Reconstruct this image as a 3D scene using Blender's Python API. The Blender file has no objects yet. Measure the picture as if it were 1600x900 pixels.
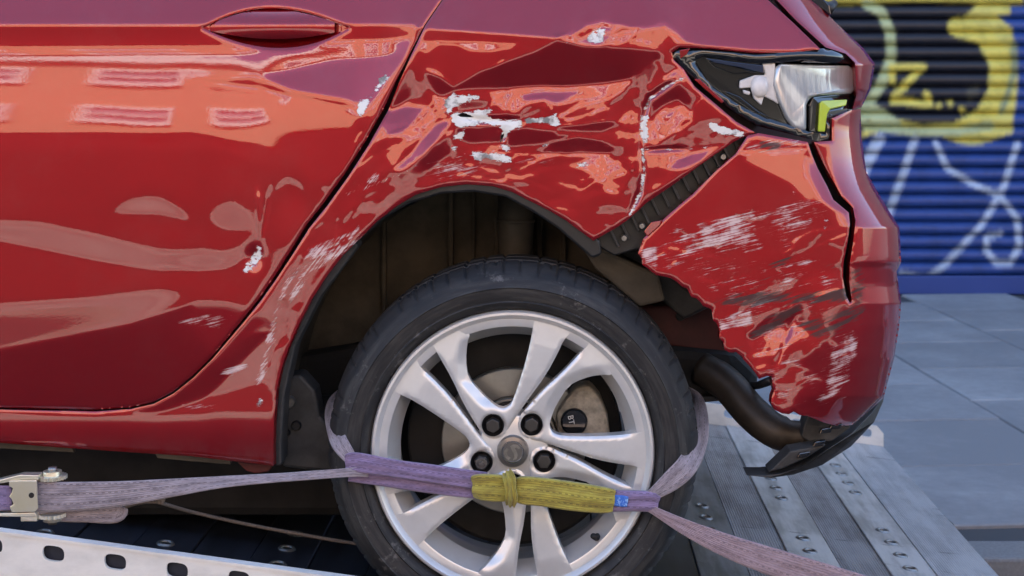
import bpy, bmesh, math, random
import numpy as np
from mathutils import Vector, Matrix, geometry
R = math.radians
rnd = random.Random(7)
S = bpy.context.scene
COL = S.collection

# ------------------------------------------------------------------ camera, sky, sun, exposure
CX, HY, FPX, D0, ZC = 873.0, 130.0, 2380.0, 2.6, 1.17      # principal point, focal length (px of a 1600 px picture), distance, eye height
cam = bpy.data.cameras.new("camera"); camo = bpy.data.objects.new("camera", cam); COL.objects.link(camo)
camo.location = (0, -D0, ZC); camo.rotation_euler = (R(90), 0, 0)
cam.sensor_width = 36.0; cam.lens = 36.0 * FPX / 1600.0
cam.shift_x = (800 - CX) / 1600.0; cam.shift_y = -(450 - HY) / 1600.0
cam.clip_start = 0.05; cam.clip_end = 600
cam.dof.use_dof = True; cam.dof.focus_distance = 2.6; cam.dof.aperture_fstop = 8.0
S.camera = camo
SUN_EL = 44.0
w = bpy.data.worlds.new("World"); S.world = w; w.use_nodes = True
nt = w.node_tree; nt.nodes.clear()
sk = nt.nodes.new('ShaderNodeTexSky'); sk.sky_type = 'NISHITA'; sk.sun_disc = False
sk.sun_elevation = R(SUN_EL); sk.sun_rotation = 0.0; sk.ozone_density = 2.5
bg = nt.nodes.new('ShaderNodeBackground'); bg.inputs[1].default_value = 0.15
ou = nt.nodes.new('ShaderNodeOutputWorld')
nt.links.new(sk.outputs[0], bg.inputs[0]); nt.links.new(bg.outputs[0], ou.inputs[0])
sl = bpy.data.lights.new("sun", 'SUN'); sl.energy = 5.0; sl.angle = R(0.5); sl.color = (1.0, 0.93, 0.82)
so = bpy.data.objects.new("sun", sl); COL.objects.link(so)
sdir = Vector((0.0, math.cos(R(SUN_EL)), math.sin(R(SUN_EL))))
so.rotation_euler = sdir.to_track_quat('Z', 'Y').to_euler(); so.location = (0, 20, 30)
S.view_settings.view_transform = 'Standard'; S.view_settings.look = 'None'
S.view_settings.exposure = 2.15; S.view_settings.gamma = 1.0

# ------------------------------------------------------------------ helpers
def P(px, py, Y):
    k = (Y + D0) / FPX
    return ((px - CX) * k, Y, ZC - (py - HY) * k)

def Parr(p, Y):
    k = (Y + D0) / FPX
    return np.stack([(p[:, 0] - CX) * k, Y, ZC - (p[:, 1] - HY) * k], 1)

def world_loc(o):
    v = Vector((0, 0, 0))
    while o: v += o.location; o = o.parent
    return v

def tag(o, label=None, cat=None, group=None, kind=None):
    if label: o['label'] = label
    if cat: o['category'] = cat
    if group: o['group'] = group
    if kind: o['kind'] = kind
    return o

def empty(name, loc):
    o = bpy.data.objects.new(name, None); o.location = loc; o.empty_display_size = .1; COL.objects.link(o); return o

def obj(name, verts, faces, mat, parent=None, smooth=False, local=False, loc=None):
    """ONE mesh object; verts in world coordinates unless local"""
    me = bpy.data.meshes.new(name)
    base = world_loc(parent) if parent else Vector((0, 0, 0))
    if not local:
        o_ = np.array(base if loc is None else loc)
        verts = np.asarray(verts, float) - o_
    me.from_pydata([tuple(v) for v in verts], [], [tuple(f) for f in faces]); 
    me.materials.append(mat)
    if smooth: me.polygons.foreach_set('use_smooth', [True] * len(me.polygons))
    me.update()
    o = bpy.data.objects.new(name, me); COL.objects.link(o)
    if parent: o.parent = parent
    if loc is not None: o.location = Vector(loc) - base
    return o

def from_bm(name, bm, mat, parent=None, smooth=False, loc=None):
    bmesh.ops.recalc_face_normals(bm, faces=bm.faces[:])
    bm.verts.ensure_lookup_table(); bm.verts.index_update()
    v = [tuple(x.co) for x in bm.verts]; f = [tuple(q.index for q in p.verts) for p in bm.faces]
    bm.free()
    return obj(name, v, f, mat, parent, smooth, loc=loc)

def bevel(o, wd, seg=2, angle=35):
    m = o.modifiers.new('bevel', 'BEVEL'); m.width = wd; m.segments = seg; m.limit_method = 'ANGLE'; m.angle_limit = R(angle)
    m.harden_normals = False
    return o

def box_bm(bm, c, s, rot=None):
    r = bmesh.ops.create_cube(bm, size=1.0)
    M = Matrix.Translation(c) @ (rot.to_4x4() if rot else Matrix.Identity(4)) @ Matrix.Diagonal((s[0], s[1], s[2], 1))
    bmesh.ops.transform(bm, matrix=M, verts=r['verts'])
    return r['verts']

def box(name, c, s, mat, parent=None, bev=0.0, rot=None, loc=None):
    bm = bmesh.new(); box_bm(bm, c, s, rot)
    o = from_bm(name, bm, mat, parent, loc=loc)
    if bev: bevel(o, bev)
    return o

def dup(o, parent, loc):
    c = o.copy(); COL.objects.link(c); c.parent = parent; c.location = Vector(loc) - (world_loc(parent) if parent else Vector()); return c

def catmull(pts, n=8):
    pts = [np.array(p, float) for p in pts]
    q = [2 * pts[0] - pts[1]] + pts + [2 * pts[-1] - pts[-2]]
    out = []
    for i in range(1, len(q) - 2):
        for k in range(n):
            t = k / n
            out.append(.5 * (2 * q[i] + (q[i + 1] - q[i - 1]) * t + (2 * q[i - 1] - 5 * q[i] + 4 * q[i + 1] - q[i + 2]) * t * t + (3 * q[i] - q[i - 1] - 3 * q[i + 1] + q[i + 2]) * t ** 3))
    out.append(q[-2]); return out

def tube_vf(pts, rad, n=12, cap=True):
    pts = [Vector(p) for p in pts]
    if not hasattr(rad, '__len__'): rad = [rad] * len(pts)
    V, F = [], []; up = None
    for i, p in enumerate(pts):
        t = (pts[min(i + 1, len(pts) - 1)] - pts[max(i - 1, 0)]).normalized()
        if up is None: up = t.orthogonal().normalized()
        up = (up - t * up.dot(t)).normalized(); b = t.cross(up)
        for k in range(n):
            a = 2 * math.pi * k / n
            V.append(tuple(p + (up * math.cos(a) + b * math.sin(a)) * rad[i]))
        if i:
            for k in range(n):
                F.append(((i - 1) * n + k, (i - 1) * n + (k + 1) % n, i * n + (k + 1) % n, i * n + k))
    if cap: F += [tuple(range(n))[::-1], tuple(range((len(pts) - 1) * n, len(pts) * n))]
    return V, F

def tube(name, pts, rad, mat, parent=None, n=12):
    V, F = tube_vf(pts, rad, n); return obj(name, V, F, mat, parent, True)

def lathe_vf(prof, c, n=96, skip=None):
    """profile of (r, y) about the wheel axis (the Y axis through c)"""
    V, F = [], []; m = len(prof)
    for k in range(n):
        a = 2 * math.pi * k / n
        for (r, y) in prof:
            V.append((c[0] + r * math.cos(a), c[1] + y, c[2] + r * math.sin(a)))
    for k in range(n):
        k2 = (k + 1) % n
        for i in range(m - 1):
            F.append((k * m + i, k * m + i + 1, k2 * m + i + 1, k2 * m + i))
    return V, F

def lathe(name, prof, c, mat, parent=None, n=96, autosmooth=35):
    V, F = lathe_vf(prof, c, n)
    o = obj(name, V, F, mat, parent, True)
    sharp(o, autosmooth); return o

def sharp(o, ang=35):
    bm = bmesh.new(); bm.from_mesh(o.data)
    for e in bm.edges:
        if len(e.link_faces) == 2 and e.calc_face_angle(0) > R(ang): e.smooth = False
    bm.to_mesh(o.data); bm.free(); return o

def extr(name, poly, Y, th, mat, parent=None, bev=0.002, smooth=False):
    """outline in picture pixels at depth Y made into a solid of thickness th"""
    p = np.array(poly, float); n = len(p)
    Yf = np.asarray([Y(*q) for q in poly] if callable(Y) else np.full(n, Y))
    a = Parr(p, Yf); b = a + np.array([0, th, 0]); 
    V = np.vstack([a, b]); F = [tuple(range(n)), tuple(range(2 * n - 1, n - 1, -1))] + [(i, n + i, n + (i + 1) % n, (i + 1) % n) for i in range(n)]
    bm = bmesh.new(); vs = [bm.verts.new(v) for v in V]
    for f in F: bm.faces.new([vs[i] for i in f])
    o = from_bm(name, bm, mat, parent, smooth)
    if bev: bevel(o, bev)
    return o

def inpoly(pts, poly):
    x, y = pts[:, 0], pts[:, 1]; r = np.zeros(len(pts), bool)
    n = len(poly)
    for i in range(n):
        x1, y1 = poly[i]; x2, y2 = poly[(i + 1) % n]
        if y1 == y2: continue
        c = ((y1 > y) != (y2 > y)) & (x < (x2 - x1) * (y - y1) / (y2 - y1) + x1)
        r ^= c
    return r

def segdist(pts, poly, closed=True):
    d = np.full(len(pts), 1e9); n = len(poly)
    for i in range(n if closed else n - 1):
        a = np.array(poly[i], float); b = np.array(poly[(i + 1) % n], float); ab = b - a
        t = np.clip(((pts - a) @ ab) / max(ab @ ab, 1e-9), 0, 1)
        d = np.minimum(d, np.hypot(*(pts - a - t[:, None] * ab).T))
    return d

def resample(poly, step):
    out = []; n = len(poly)
    for i in range(n):
        a = np.array(poly[i], float); b = np.array(poly[(i + 1) % n], float)
        k = max(1, int(round(np.hypot(*(b - a)) / step)))
        for j in range(k): out.append(tuple(a + (b - a) * j / k))
    return out

def sheet(poly, holes, step, pre=None, bstep=None):
    """triangulate an outline with holes, with an even grid of points inside"""
    bstep = bstep or step
    loops = [resample(poly, bstep)] + [resample(h, bstep) for h in holes]
    mn = np.min(poly, 0); mx = np.max(poly, 0)
    gx = np.arange(math.floor(mn[0] / step) * step, mx[0] + step, step); gy = np.arange(math.floor(mn[1] / step) * step, mx[1] + step, step)
    X, Y = np.meshgrid(gx, gy); g = np.stack([X.ravel(), Y.ravel()], 1)
    g = g[inpoly(g, loops[0])]
    for h in loops[1:]: g = g[~inpoly(g, h)]
    for l in loops: 
        near = segdist(g, l) < step * .55
        g = g[~near]
    V = [Vector(p) for l in loops for p in l]; E = []; k = 0
    for l in loops:
        E += [(k + i, k + (i + 1) % len(l)) for i in range(len(l))]; k += len(l)
    V += [Vector(p) for p in g]
    v, e, f, *_ = geometry.delaunay_2d_cdt(V, E, [], 0, 1e-5)
    v = np.array([(p[0], p[1]) for p in v]); f = np.array([t for t in f if len(t) == 3])
    c = v[f].mean(1); ok = inpoly(c, loops[0])
    for h in loops[1:]: ok &= ~inpoly(c, h)
    return v, f[ok], loops

def boundary_loops(f):
    cnt = {}
    for t in f:
        for i in range(3):
            a, b = int(t[i]), int(t[(i + 1) % 3]); cnt[(a, b)] = 1
    return [(a, b) for (a, b) in cnt if (b, a) not in cnt]

def thick_sheet(name, pos, f, back, mat, parent, attr=None, smooth=True):
    """front surface pos plus a folded rim going back to positions back(pos)"""
    be = boundary_loops(f); ids = sorted({i for e in be for i in e}); n = len(pos)
    m1 = {i: n + k for k, i in enumerate(ids)}; m2 = {i: n + len(ids) + k for k, i in enumerate(ids)}
    pb = pos[ids]; V = np.vstack([pos, pb, back(pb)])
    F = [tuple(t) for t in f] + [(m1[b], m1[a], m2[a], m2[b]) for a, b in be]
    o = obj(name, V, F, mat, parent, smooth)
    if attr is not None:
        A = np.vstack([attr, attr[ids] , attr[ids] * 0]); 
        A = A.astype(np.float32)
        ca = o.data.color_attributes.new('damage', 'FLOAT_COLOR', 'POINT'); ca.data.foreach_set('color', A.ravel())
    return o

# ------------------------------------------------------------------ materials
def mat(name, col=(.5, .5, .5), rough=.5, metal=0., coat=0., nscale=None, ndark=.75, bump=0., bscale=None, spec=.5, stretch=None, col2=None, lo=.35, hi=.65, coatr=.03):
    m = bpy.data.materials.new(name); m.use_nodes = True; t = m.node_tree; b = t.nodes['Principled BSDF']
    b.inputs['Base Color'].default_value = (*col, 1); b.inputs['Roughness'].default_value = rough; b.inputs['Metallic'].default_value = metal
    b.inputs['Coat Weight'].default_value = coat; b.inputs['Coat Roughness'].default_value = coatr; b.inputs['Coat IOR'].default_value = 1.7; b.inputs['Specular IOR Level'].default_value = spec
    if nscale or bump:
        tc = t.nodes.new('ShaderNodeTexCoord'); vec = tc.outputs['Object']
        if stretch:
            mp = t.nodes.new('ShaderNodeMapping'); mp.inputs['Scale'].default_value = stretch; t.links.new(vec, mp.inputs[0]); vec = mp.outputs[0]
    if nscale:
        n = t.nodes.new('ShaderNodeTexNoise'); n.inputs['Scale'].default_value = nscale; n.inputs['Detail'].default_value = 7; n.inputs['Roughness'].default_value = .62
        t.links.new(vec, n.inputs['Vector'])
        r = t.nodes.new('ShaderNodeValToRGB'); r.color_ramp.elements[0].position = lo; r.color_ramp.elements[1].position = hi
        c2 = col2 or tuple(c * ndark for c in col)
        r.color_ramp.elements[0].color = (*c2, 1); r.color_ramp.elements[1].color = (*col, 1)
        t.links.new(n.outputs[0], r.inputs[0]); t.links.new(r.outputs[0], b.inputs['Base Color'])
    if bump:
        n2 = t.nodes.new('ShaderNodeTexNoise'); n2.inputs['Scale'].default_value = bscale or (nscale or 40) * 2; n2.inputs['Detail'].default_value = 5
        t.links.new(vec, n2.inputs['Vector'])
        bp = t.nodes.new('ShaderNodeBump'); bp.inputs['Strength'].default_value = bump; bp.inputs['Distance'].default_value = .004
        t.links.new(n2.outputs[0], bp.inputs['Height']); t.links.new(bp.outputs[0], b.inputs['Normal'])
    return m

class NT:
    def __init__(s, m): s.t = m.node_tree; s.b = s.t.nodes['Principled BSDF']
    def n(s, ty, **kw):
        x = s.t.nodes.new(ty)
        for k, v in kw.items(): setattr(x, k, v)
        return x
    def l(s, a, b): s.t.links.new(a, b)
    def math(s, op, a, b=None, c=None, clamp=False):
        x = s.n('ShaderNodeMath', operation=op, use_clamp=clamp)
        for i, v in enumerate((a, b, c)):
            if v is None: continue
            if hasattr(v, 'node'): s.l(v, x.inputs[i])
            else: x.inputs[i].default_value = v
        return x.outputs[0]
    def mix(s, fac, a, b):
        x = s.n('ShaderNodeMix', data_type='RGBA')
        for i, v in ((0, fac), (6, a), (7, b)):
            if hasattr(v, 'node'): s.l(v, x.inputs[i])
            else: x.inputs[i].default_value = (*v, 1) if i else v
        return x.outputs[2]
    def noise(s, vec, scale, detail=6, rough=.6):
        x = s.n('ShaderNodeTexNoise'); x.inputs['Scale'].default_value = scale; x.inputs['Detail'].default_value = detail; x.inputs['Roughness'].default_value = rough
        s.l(vec, x.inputs['Vector']); return x.outputs[0]
    def step(s, v, lo, hi):
        x = s.n('ShaderNodeMapRange', interpolation_type='SMOOTHSTEP'); x.inputs[1].default_value = lo; x.inputs[2].default_value = hi
        s.l(v, x.inputs[0]); return x.outputs[0]

def car_paint():
    m = mat('red_car_paint', (.27, .004, .008), .36, .6, 1.0, coatr=.012, spec=.0); k = NT(m)
    tc = k.n('ShaderNodeTexCoord').outputs['Object']
    at = k.n('ShaderNodeAttribute', attribute_name='damage'); sp = k.n('ShaderNodeSeparateColor'); k.l(at.outputs['Color'], sp.inputs[0])
    chip, scr, scf = sp.outputs
    mp = k.n('ShaderNodeMapping'); mp.vector_type = 'TEXTURE'; mp.inputs['Rotation'].default_value = (0, R(-13), 0); mp.inputs['Scale'].default_value = (1/7, 1, 1/230); k.l(tc, mp.inputs[0])
    mp2 = k.n('ShaderNodeMapping'); mp2.vector_type = 'TEXTURE'; mp2.inputs['Rotation'].default_value = (0, R(-20), 0); mp2.inputs['Scale'].default_value = (1/13, 1, 1/150); k.l(tc, mp2.inputs[0])
    mp3 = k.n('ShaderNodeMapping', vector_type='TEXTURE'); mp3.inputs['Rotation'].default_value = (0, R(-52), 0); mp3.inputs['Scale'].default_value = (1/10, 1, 1/200); k.l(tc, mp3.inputs[0])
    fm_ = k.n('ShaderNodeMix', data_type='FLOAT'); k.l(at.outputs['Alpha'], fm_.inputs[0]); k.l(k.noise(mp.outputs[0], 1.6, 8, .7), fm_.inputs[2]); k.l(k.noise(mp3.outputs[0], 1.6, 8, .7), fm_.inputs[3])
    st = fm_.outputs[0]; st2 = k.noise(mp2.outputs[0], 1.2, 6, .65); mp4 = k.n('ShaderNodeMapping'); mp4.inputs['Scale'].default_value = (.55, 1, 1.3); k.l(tc, mp4.inputs[0]); fn = k.noise(mp4.outputs[0], 150, 7, .75); bl = k.noise(tc, 30, 5, .6)
    # chips: mask edge broken by noise
    cm = k.step(k.math('ADD', chip, k.math('MULTIPLY', k.math('SUBTRACT', fn, .5), 2.0)), .46, .54)
    sv = k.math('ADD', k.math('MULTIPLY', k.math('ADD', k.math('ADD', k.math('MULTIPLY', st, .42), k.math('MULTIPLY', st2, .28)), k.math('MULTIPLY', bl, .30)), 1.0), k.math('MULTIPLY', k.math('SUBTRACT', scr, .5), .20))
    sm = k.math('MULTIPLY', k.step(sv, .55, .64), k.step(scr, .02, .25))
    fv = k.math('ADD', st2, k.math('MULTIPLY', k.math('SUBTRACT', scf, .5), .3))
    fm = k.math('MULTIPLY', k.step(fv, .46, .62), k.step(scf, .02, .3))
    grey = k.mix(k.step(bl, .34, .47), (.22, .22, .21), (.74, .73, .69))
    base = k.mix(k.math('MULTIPLY', sm, .85), (.27, .004, .008), (.68, .56, .55))
    base = k.mix(k.math('MULTIPLY', fm, .85), base, (.05, .047, .045))
    du = k.noise(tc, 6, 9, .72); sz = k.n('ShaderNodeSeparateXYZ'); k.l(tc, sz.inputs[0]); lowz = k.step(sz.outputs[2], .36, .26)
    dust = k.math('ADD', k.math('MULTIPLY', k.step(du, .45, .75), .04), k.math('MULTIPLY', k.math('MULTIPLY', lowz, k.step(k.noise(tc, 22, 8, .7), .3, .6)), .30))
    base = k.mix(dust, base, (.34, .26, .24)); k.l(k.math('ADD', .008, k.math('MULTIPLY', dust, .35)), k.b.inputs['Coat Roughness'])
    base = k.mix(cm, base, grey); base = k.mix(k.step(scf, .93, .98), base, (.008, .008, .008))
    k.l(base, k.b.inputs['Base Color'])
    anyd = k.math('MAXIMUM', cm, k.math('MAXIMUM', k.math('MULTIPLY', sm, .8), k.math('MULTIPLY', fm, .8)))
    k.l(k.math('SUBTRACT', 1.0, anyd, clamp=True), k.b.inputs['Coat Weight'])
    k.l(k.math('MULTIPLY', k.math('SUBTRACT', 1.0, anyd, clamp=True), .6), k.b.inputs['Metallic'])
    bp = k.n('ShaderNodeBump'); bp.inputs['Strength'].default_value = .5; bp.inputs['Distance'].default_value = .002; bp.invert = True
    k.l(k.math('ADD', k.math('MULTIPLY', cm, 1.0), k.math('MULTIPLY', sm, .25)), bp.inputs['Height']); k.l(bp.outputs[0], k.b.inputs['Normal'])
    # orange peel of the lacquer
    bp2 = k.n('ShaderNodeBump'); bp2.inputs['Strength'].default_value = .02; bp2.inputs['Distance'].default_value = .001
    k.l(k.noise(tc, 260, 2), bp2.inputs['Height']); k.l(bp2.outputs[0], k.b.inputs['Coat Normal'])
    return m

M = {}
M['paint'] = car_paint()
M['gap'] = mat('black_seam', (.006, .005, .005), .6)
M['plastic'] = mat('black_plastic', (.014, .014, .015), .42, nscale=60, ndark=.6, bump=.05)
M['gloss_black'] = mat('gloss_black', (.008, .008, .009), .12, coat=.6)
M['dirty_black'] = mat('dusty_black_plastic', (.045, .045, .045), .6, nscale=25, ndark=.4, bump=.15)
M['liner'] = mat('brown_dusty_liner', (.11, .092, .066), .9, nscale=9, ndark=.4, bump=.3, bscale=60)
M['strut'] = mat('dusty_strut', (.085, .075, .06), .7, nscale=14, ndark=.55)
M['under'] = mat('underbody_black', (.018, .017, .016), .8, nscale=14, ndark=.4, bump=.2)
M['redunder'] = mat('dull_red_primer', (.09, .013, .012), .6, nscale=20, ndark=.6)
M['pipe'] = mat('brown_steel_pipe', (.075, .058, .043), .5, .4, nscale=11, ndark=.45)
M['alloy'] = mat('silver_alloy_lacquer', (.66, .66, .65), .33, .35, .7, nscale=30, ndark=.93, coatr=.12)
M['hub'] = mat('grey_centre_cap', (.16, .155, .15), .35, .7, .4)
M['chrome'] = mat('chrome', (.75, .75, .76), .14, 1.0)
M['bolt'] = mat('dark_bolt', (.06, .056, .053), .42, .6)
M['disc'] = mat('brushed_brake_disc', (.36, .35, .32), .36, .8, nscale=12, ndark=.7)
M['rust'] = mat('rusty_hub', (.05, .035, .027), .8, .2, nscale=40, ndark=.4)
M['caliper'] = mat('dusty_caliper', (.36, .32, .25), .75, .2, nscale=55, ndark=.5, bump=.2)
M['print'] = mat('grey_print', (.42, .41, .38), .6)
M['shell'] = mat('grey_primer_shell', (.04, .02, .02), .7)
M['glass'] = mat('dark_car_glass', (.02, .022, .025), .05, 0, .5)
M['white_refl'] = mat('white_lamp_reflector', (.60, .62, .64), .2, .45, .8, nscale=5, ndark=.7, bump=.25, bscale=12, stretch=(14, 1, 1))
M['broken'] = mat('broken_white_plastic', (.74, .72, .70), .5, nscale=40, ndark=.75)
M['lime'] = mat('lime_indicator_strip', (.42, .52, .02), .3, 0, .4)
M['zinc'] = mat('yellow_zinc_steel', (.78, .75, .66), .3, .75, nscale=14, col2=(.72, .68, .5), bump=.05)
M['steel'] = mat('worn_steel', (.33, .32, .3), .4, .8, nscale=50, ndark=.6)
M['rail'] = mat('aluminium_rail', (.80, .78, .72), .5, .1, nscale=11, ndark=.78, stretch=(1, 1, 2), lo=.3, hi=.6, bump=.06, bscale=40)
M['bedside'] = mat('blue_black_bed_side', (.012, .016, .03), .55)
M['rope'] = mat('old_rope', (.17, .14, .12), .9, nscale=300, ndark=.6)
M['blue_tag'] = mat('blue_label', (.03, .14, .55), .6, nscale=190, col2=(.3, .5, .8), lo=.4, hi=.5)
M['road'] = mat('asphalt', (.055, .055, .056), .9, nscale=60, ndark=.7, bump=.3, bscale=300)
M['mortar'] = mat('pavement_joint', (.05, .052, .056), .9)
M['wall'] = mat('grey_rendered_wall', (.32, .31, .3), .9, nscale=3, ndark=.85)
M['kerb'] = mat('granite_kerb', (.2, .2, .2), .8, nscale=120, ndark=.75)
M['facade'] = mat('warm_render', (.55, .34, .215), .9, nscale=2, ndark=.93)
M['white_trim'] = mat('white_painted_trim', (.8, .78, .74), .6)
M['shopdark'] = mat('dark_shopfront', (.02, .018, .018), .35)
M['pane'] = mat('sky_toned_pane', (.34, .32, .35), .04)  # pale colour stands in for sky reflected in the glass
M['tail_glass'] = None

def plank_mat(name, a, b, groove):
    m = mat(name, a, .42, .25); k = NT(m); tc = k.n('ShaderNodeTexCoord').outputs['Object']
    oi = k.n('ShaderNodeObjectInfo')
    mp = k.n('ShaderNodeMapping'); mp.inputs['Scale'].default_value = (24, 3, 3); k.l(tc, mp.inputs[0])
    ad = k.n('ShaderNodeVectorMath', operation='ADD'); k.l(mp.outputs[0], ad.inputs[0])
    cb = k.n('ShaderNodeCombineXYZ'); k.l(k.math('MULTIPLY', oi.outputs['Random'], 40.), cb.inputs[1]); k.l(cb.outputs[0], ad.inputs[1])
    dirt = k.noise(ad.outputs[0], 1.2, 8, .65); d2 = k.noise(tc, 3.2, 7, .7)
    c = k.mix(k.step(k.math('MULTIPLY', k.math('ADD', dirt, d2), .5), .40, .58), b, a)
    mp3 = k.n('ShaderNodeMapping'); mp3.inputs['Scale'].default_value = (3, 26, 3); mp3.inputs['Rotation'].default_value = (0, 0, R(12)); k.l(tc, mp3.inputs[0])
    sc = k.step(k.noise(mp3.outputs[0], 1.0, 3, .5), .655, .672)
    c = k.mix(k.math('MULTIPLY', sc, .65), c, (.03, .03, .03))
    k.l(c, k.b.inputs['Base Color'])
    if groove:
        wv = k.n('ShaderNodeTexWave', wave_type='BANDS', bands_direction='X'); wv.inputs['Scale'].default_value = 52; k.l(tc, wv.inputs['Vector'])
        bp = k.n('ShaderNodeBump'); bp.inputs['Strength'].default_value = .5; bp.inputs['Distance'].default_value = .003; k.l(wv.outputs[0], bp.inputs['Height']); k.l(bp.outputs[0], k.b.inputs['Normal'])
    return m
M['plank_light'] = plank_mat('worn_aluminium_plank', (.50, .49, .48), (.27, .26, .25), False)
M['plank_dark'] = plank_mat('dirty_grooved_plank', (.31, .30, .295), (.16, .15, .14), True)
M['plank_navy_shade'] = plank_mat('navy_shaded_plank', (.032, .036, .05), (.016, .017, .022), False)  # navy planks, with the car's shade on the bed put into their colour
M['plank_mid_shade'] = plank_mat('half_shaded_plank', (.20, .20, .21), (.09, .09, .09), False)  # in-between tone, grading out of the shade painted under the car
M['plank_tail'] = plank_mat('ribbed_tail_plate', (.46, .46, .46), (.32, .32, .32), True)

def slab_mat():
    m = mat('grey_paving_slab', (.25, .26, .28), .75); k = NT(m); tc = k.n('ShaderNodeTexCoord').outputs['Object']; oi = k.n('ShaderNodeObjectInfo')
    g = k.n('ShaderNodeNewGeometry').outputs['Position']
    n1 = k.noise(g, 1.6, 6); n2 = k.noise(g, 22, 7, .7)
    v = k.math('ADD', k.math('MULTIPLY', oi.outputs['Random'], .10), k.math('ADD', k.math('MULTIPLY', n1, .30), k.math('MULTIPLY', n2, .12)))
    c = k.mix(k.step(v, .20, .38), (.19, .19, .195), (.345, .345, .345)); k.l(c, k.b.inputs['Base Color']); return m
M['slab'] = slab_mat()

def web_mat(name, a, b, dark):
    """woven webbing: u runs across, v along in metres"""
    m = mat(name, a, .85); k = NT(m); uv = k.n('ShaderNodeTexCoord').outputs['UV']
    sx = k.n('ShaderNodeSeparateXYZ'); k.l(uv, sx.inputs[0]); u, v = sx.outputs[0], sx.outputs[1]
    rib = k.math('SINE', k.math('MULTIPLY', u, 75.)); wf = k.math('SINE', k.math('MULTIPLY', v, 3400.))
    seam = k.math('MULTIPLY', k.step(k.math('SINE', k.math('MULTIPLY', u, 18.8)), .93, .99), k.step(k.math('SINE', k.math('MULTIPLY', v, 600.)), -.2, .2))
    mp = k.n('ShaderNodeMapping'); mp.inputs['Scale'].default_value = (2.2, 16, 1); k.l(uv, mp.inputs[0])
    dn = k.noise(mp.outputs[0], 1.5, 8, .7)
    c = k.mix(k.step(dn, .36, .62), b, a)
    c = k.mix(k.math('MULTIPLY', seam, .7), c, dark)
    k.l(c, k.b.inputs['Base Color'])
    bp = k.n('ShaderNodeBump'); bp.inputs['Strength'].default_value = .4; bp.inputs['Distance'].default_value = .0010
    k.l(k.math('ADD', k.math('ADD', rib, k.math('MULTIPLY', wf, .5)), k.math('MULTIPLY', seam, -2.)), bp.inputs['Height']); k.l(bp.outputs[0], k.b.inputs['Normal'])
    k.b.inputs['Sheen Weight'].default_value = .25
    return m
M['web_grey'] = web_mat('dusty_lilac_webbing', (.35, .305, .335), (.205, .175, .195), (.05, .04, .05))
M['web_pink'] = web_mat('faded_pink_webbing', (.36, .27, .30), (.25, .18, .20), (.1, .07, .08))
M['web_purple'] = web_mat('purple_sling', (.27, .20, .355), (.17, .125, .225), (.05, .03, .08))
M['web_yellow'] = web_mat('mustard_sleeve', (.42, .36, .055), (.26, .21, .035), (.06, .05, .01))

# ------------------------------------------------------------------ setting: road, pavement, kerb
obj('road', [(-150, -150, -.12), (150, -150, -.12), (150, 150, -.12), (-150, 150, -.12)], [(0, 1, 2, 3)], M['road'])['kind'] = 'structure'
KY = 1.14
fp = box('added_far_pavement', (0, -9.6, -.05), (70, 8.8, .13), mat('pale_sunlit_paving', (.36, .33, .29), .85, nscale=.8, ndark=.45)); fp['kind'] = 'structure'  # unseen pale paving, added so the lower door mirrors a bright band
pv = box('pavement', (0, (KY + .15 + 9) / 2, -.07), (60, 9 - KY - .15, .115), M['mortar']); pv['kind'] = 'structure'
yaw = R(4.5); Rz = Matrix.Rotation(yaw, 3, 'Z')
sw, sd = .60, .62
V, F = [], []
bm = bmesh.new(); box_bm(bm, (0, 0, 0), (sw - .007, sd - .007, .05)); bmesh.ops.bevel(bm, geom=[e for e in bm.edges if all(v.co.z > 0 for v in e.verts)], offset=.004, segments=1, affect='EDGES')
s0 = from_bm('paving_slab', bm, M['slab'], pv)
first = True
for i in range(-4, 9):
    for j in range(0, 10):
        q = Rz @ Vector(((i + .5) * sw, (j + .5 * (i % 2)) * sd - .6, 0)) + Vector((1.02, 1.72, 0))
        if q.y > 5.75 or q.y < KY + .45 or q.x < -1.6 or q.x > 5.2: continue
        o = s0 if first else dup(s0, pv, (0, 0, 0)); first = False
        o.location = q + Vector((0, 0, -.025 + rnd.uniform(-.0015, .0015))) - pv.location; o.rotation_euler = (rnd.uniform(-.002, .002), rnd.uniform(-.002, .002), yaw)
        # (pavement's own origin sits at the world origin)
for k in range(-6, 7):
    o = box('kerb_stone', (0, 0, 0), (.895, .15, .13), M['kerb'], pv, .008) if k == -6 else dup(kb, pv, (0, 0, 0))
    kb = o if k == -6 else kb
    o.location = (k * .9 + .3, KY + .075, -.062)

# building with the roller shutter (its height shades the lorry from the sun behind it)
SY = 5.9
bw = empty('shop_building', (0, SY + .2, 0)); tag(bw, 'tall grey shop building holding the graffitied roller shutter', 'building')
bm = bmesh.new()
box_bm(bm, (-8.2, SY + .45, 4.9), (13.6, .6, 10)); box_bm(bm, (8.2, SY + .45, 4.9), (7.6, .6, 10)); box_bm(bm, (1.5, SY + .46, 6.45), (5.8, .58, 6.9))
from_bm('wall', bm, M['wall'], bw)
sh = empty('roller_shutter', (1.5, SY, 0)); tag(sh, 'blue roller shutter sprayed with yellow and black graffiti', 'shutter')

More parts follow.
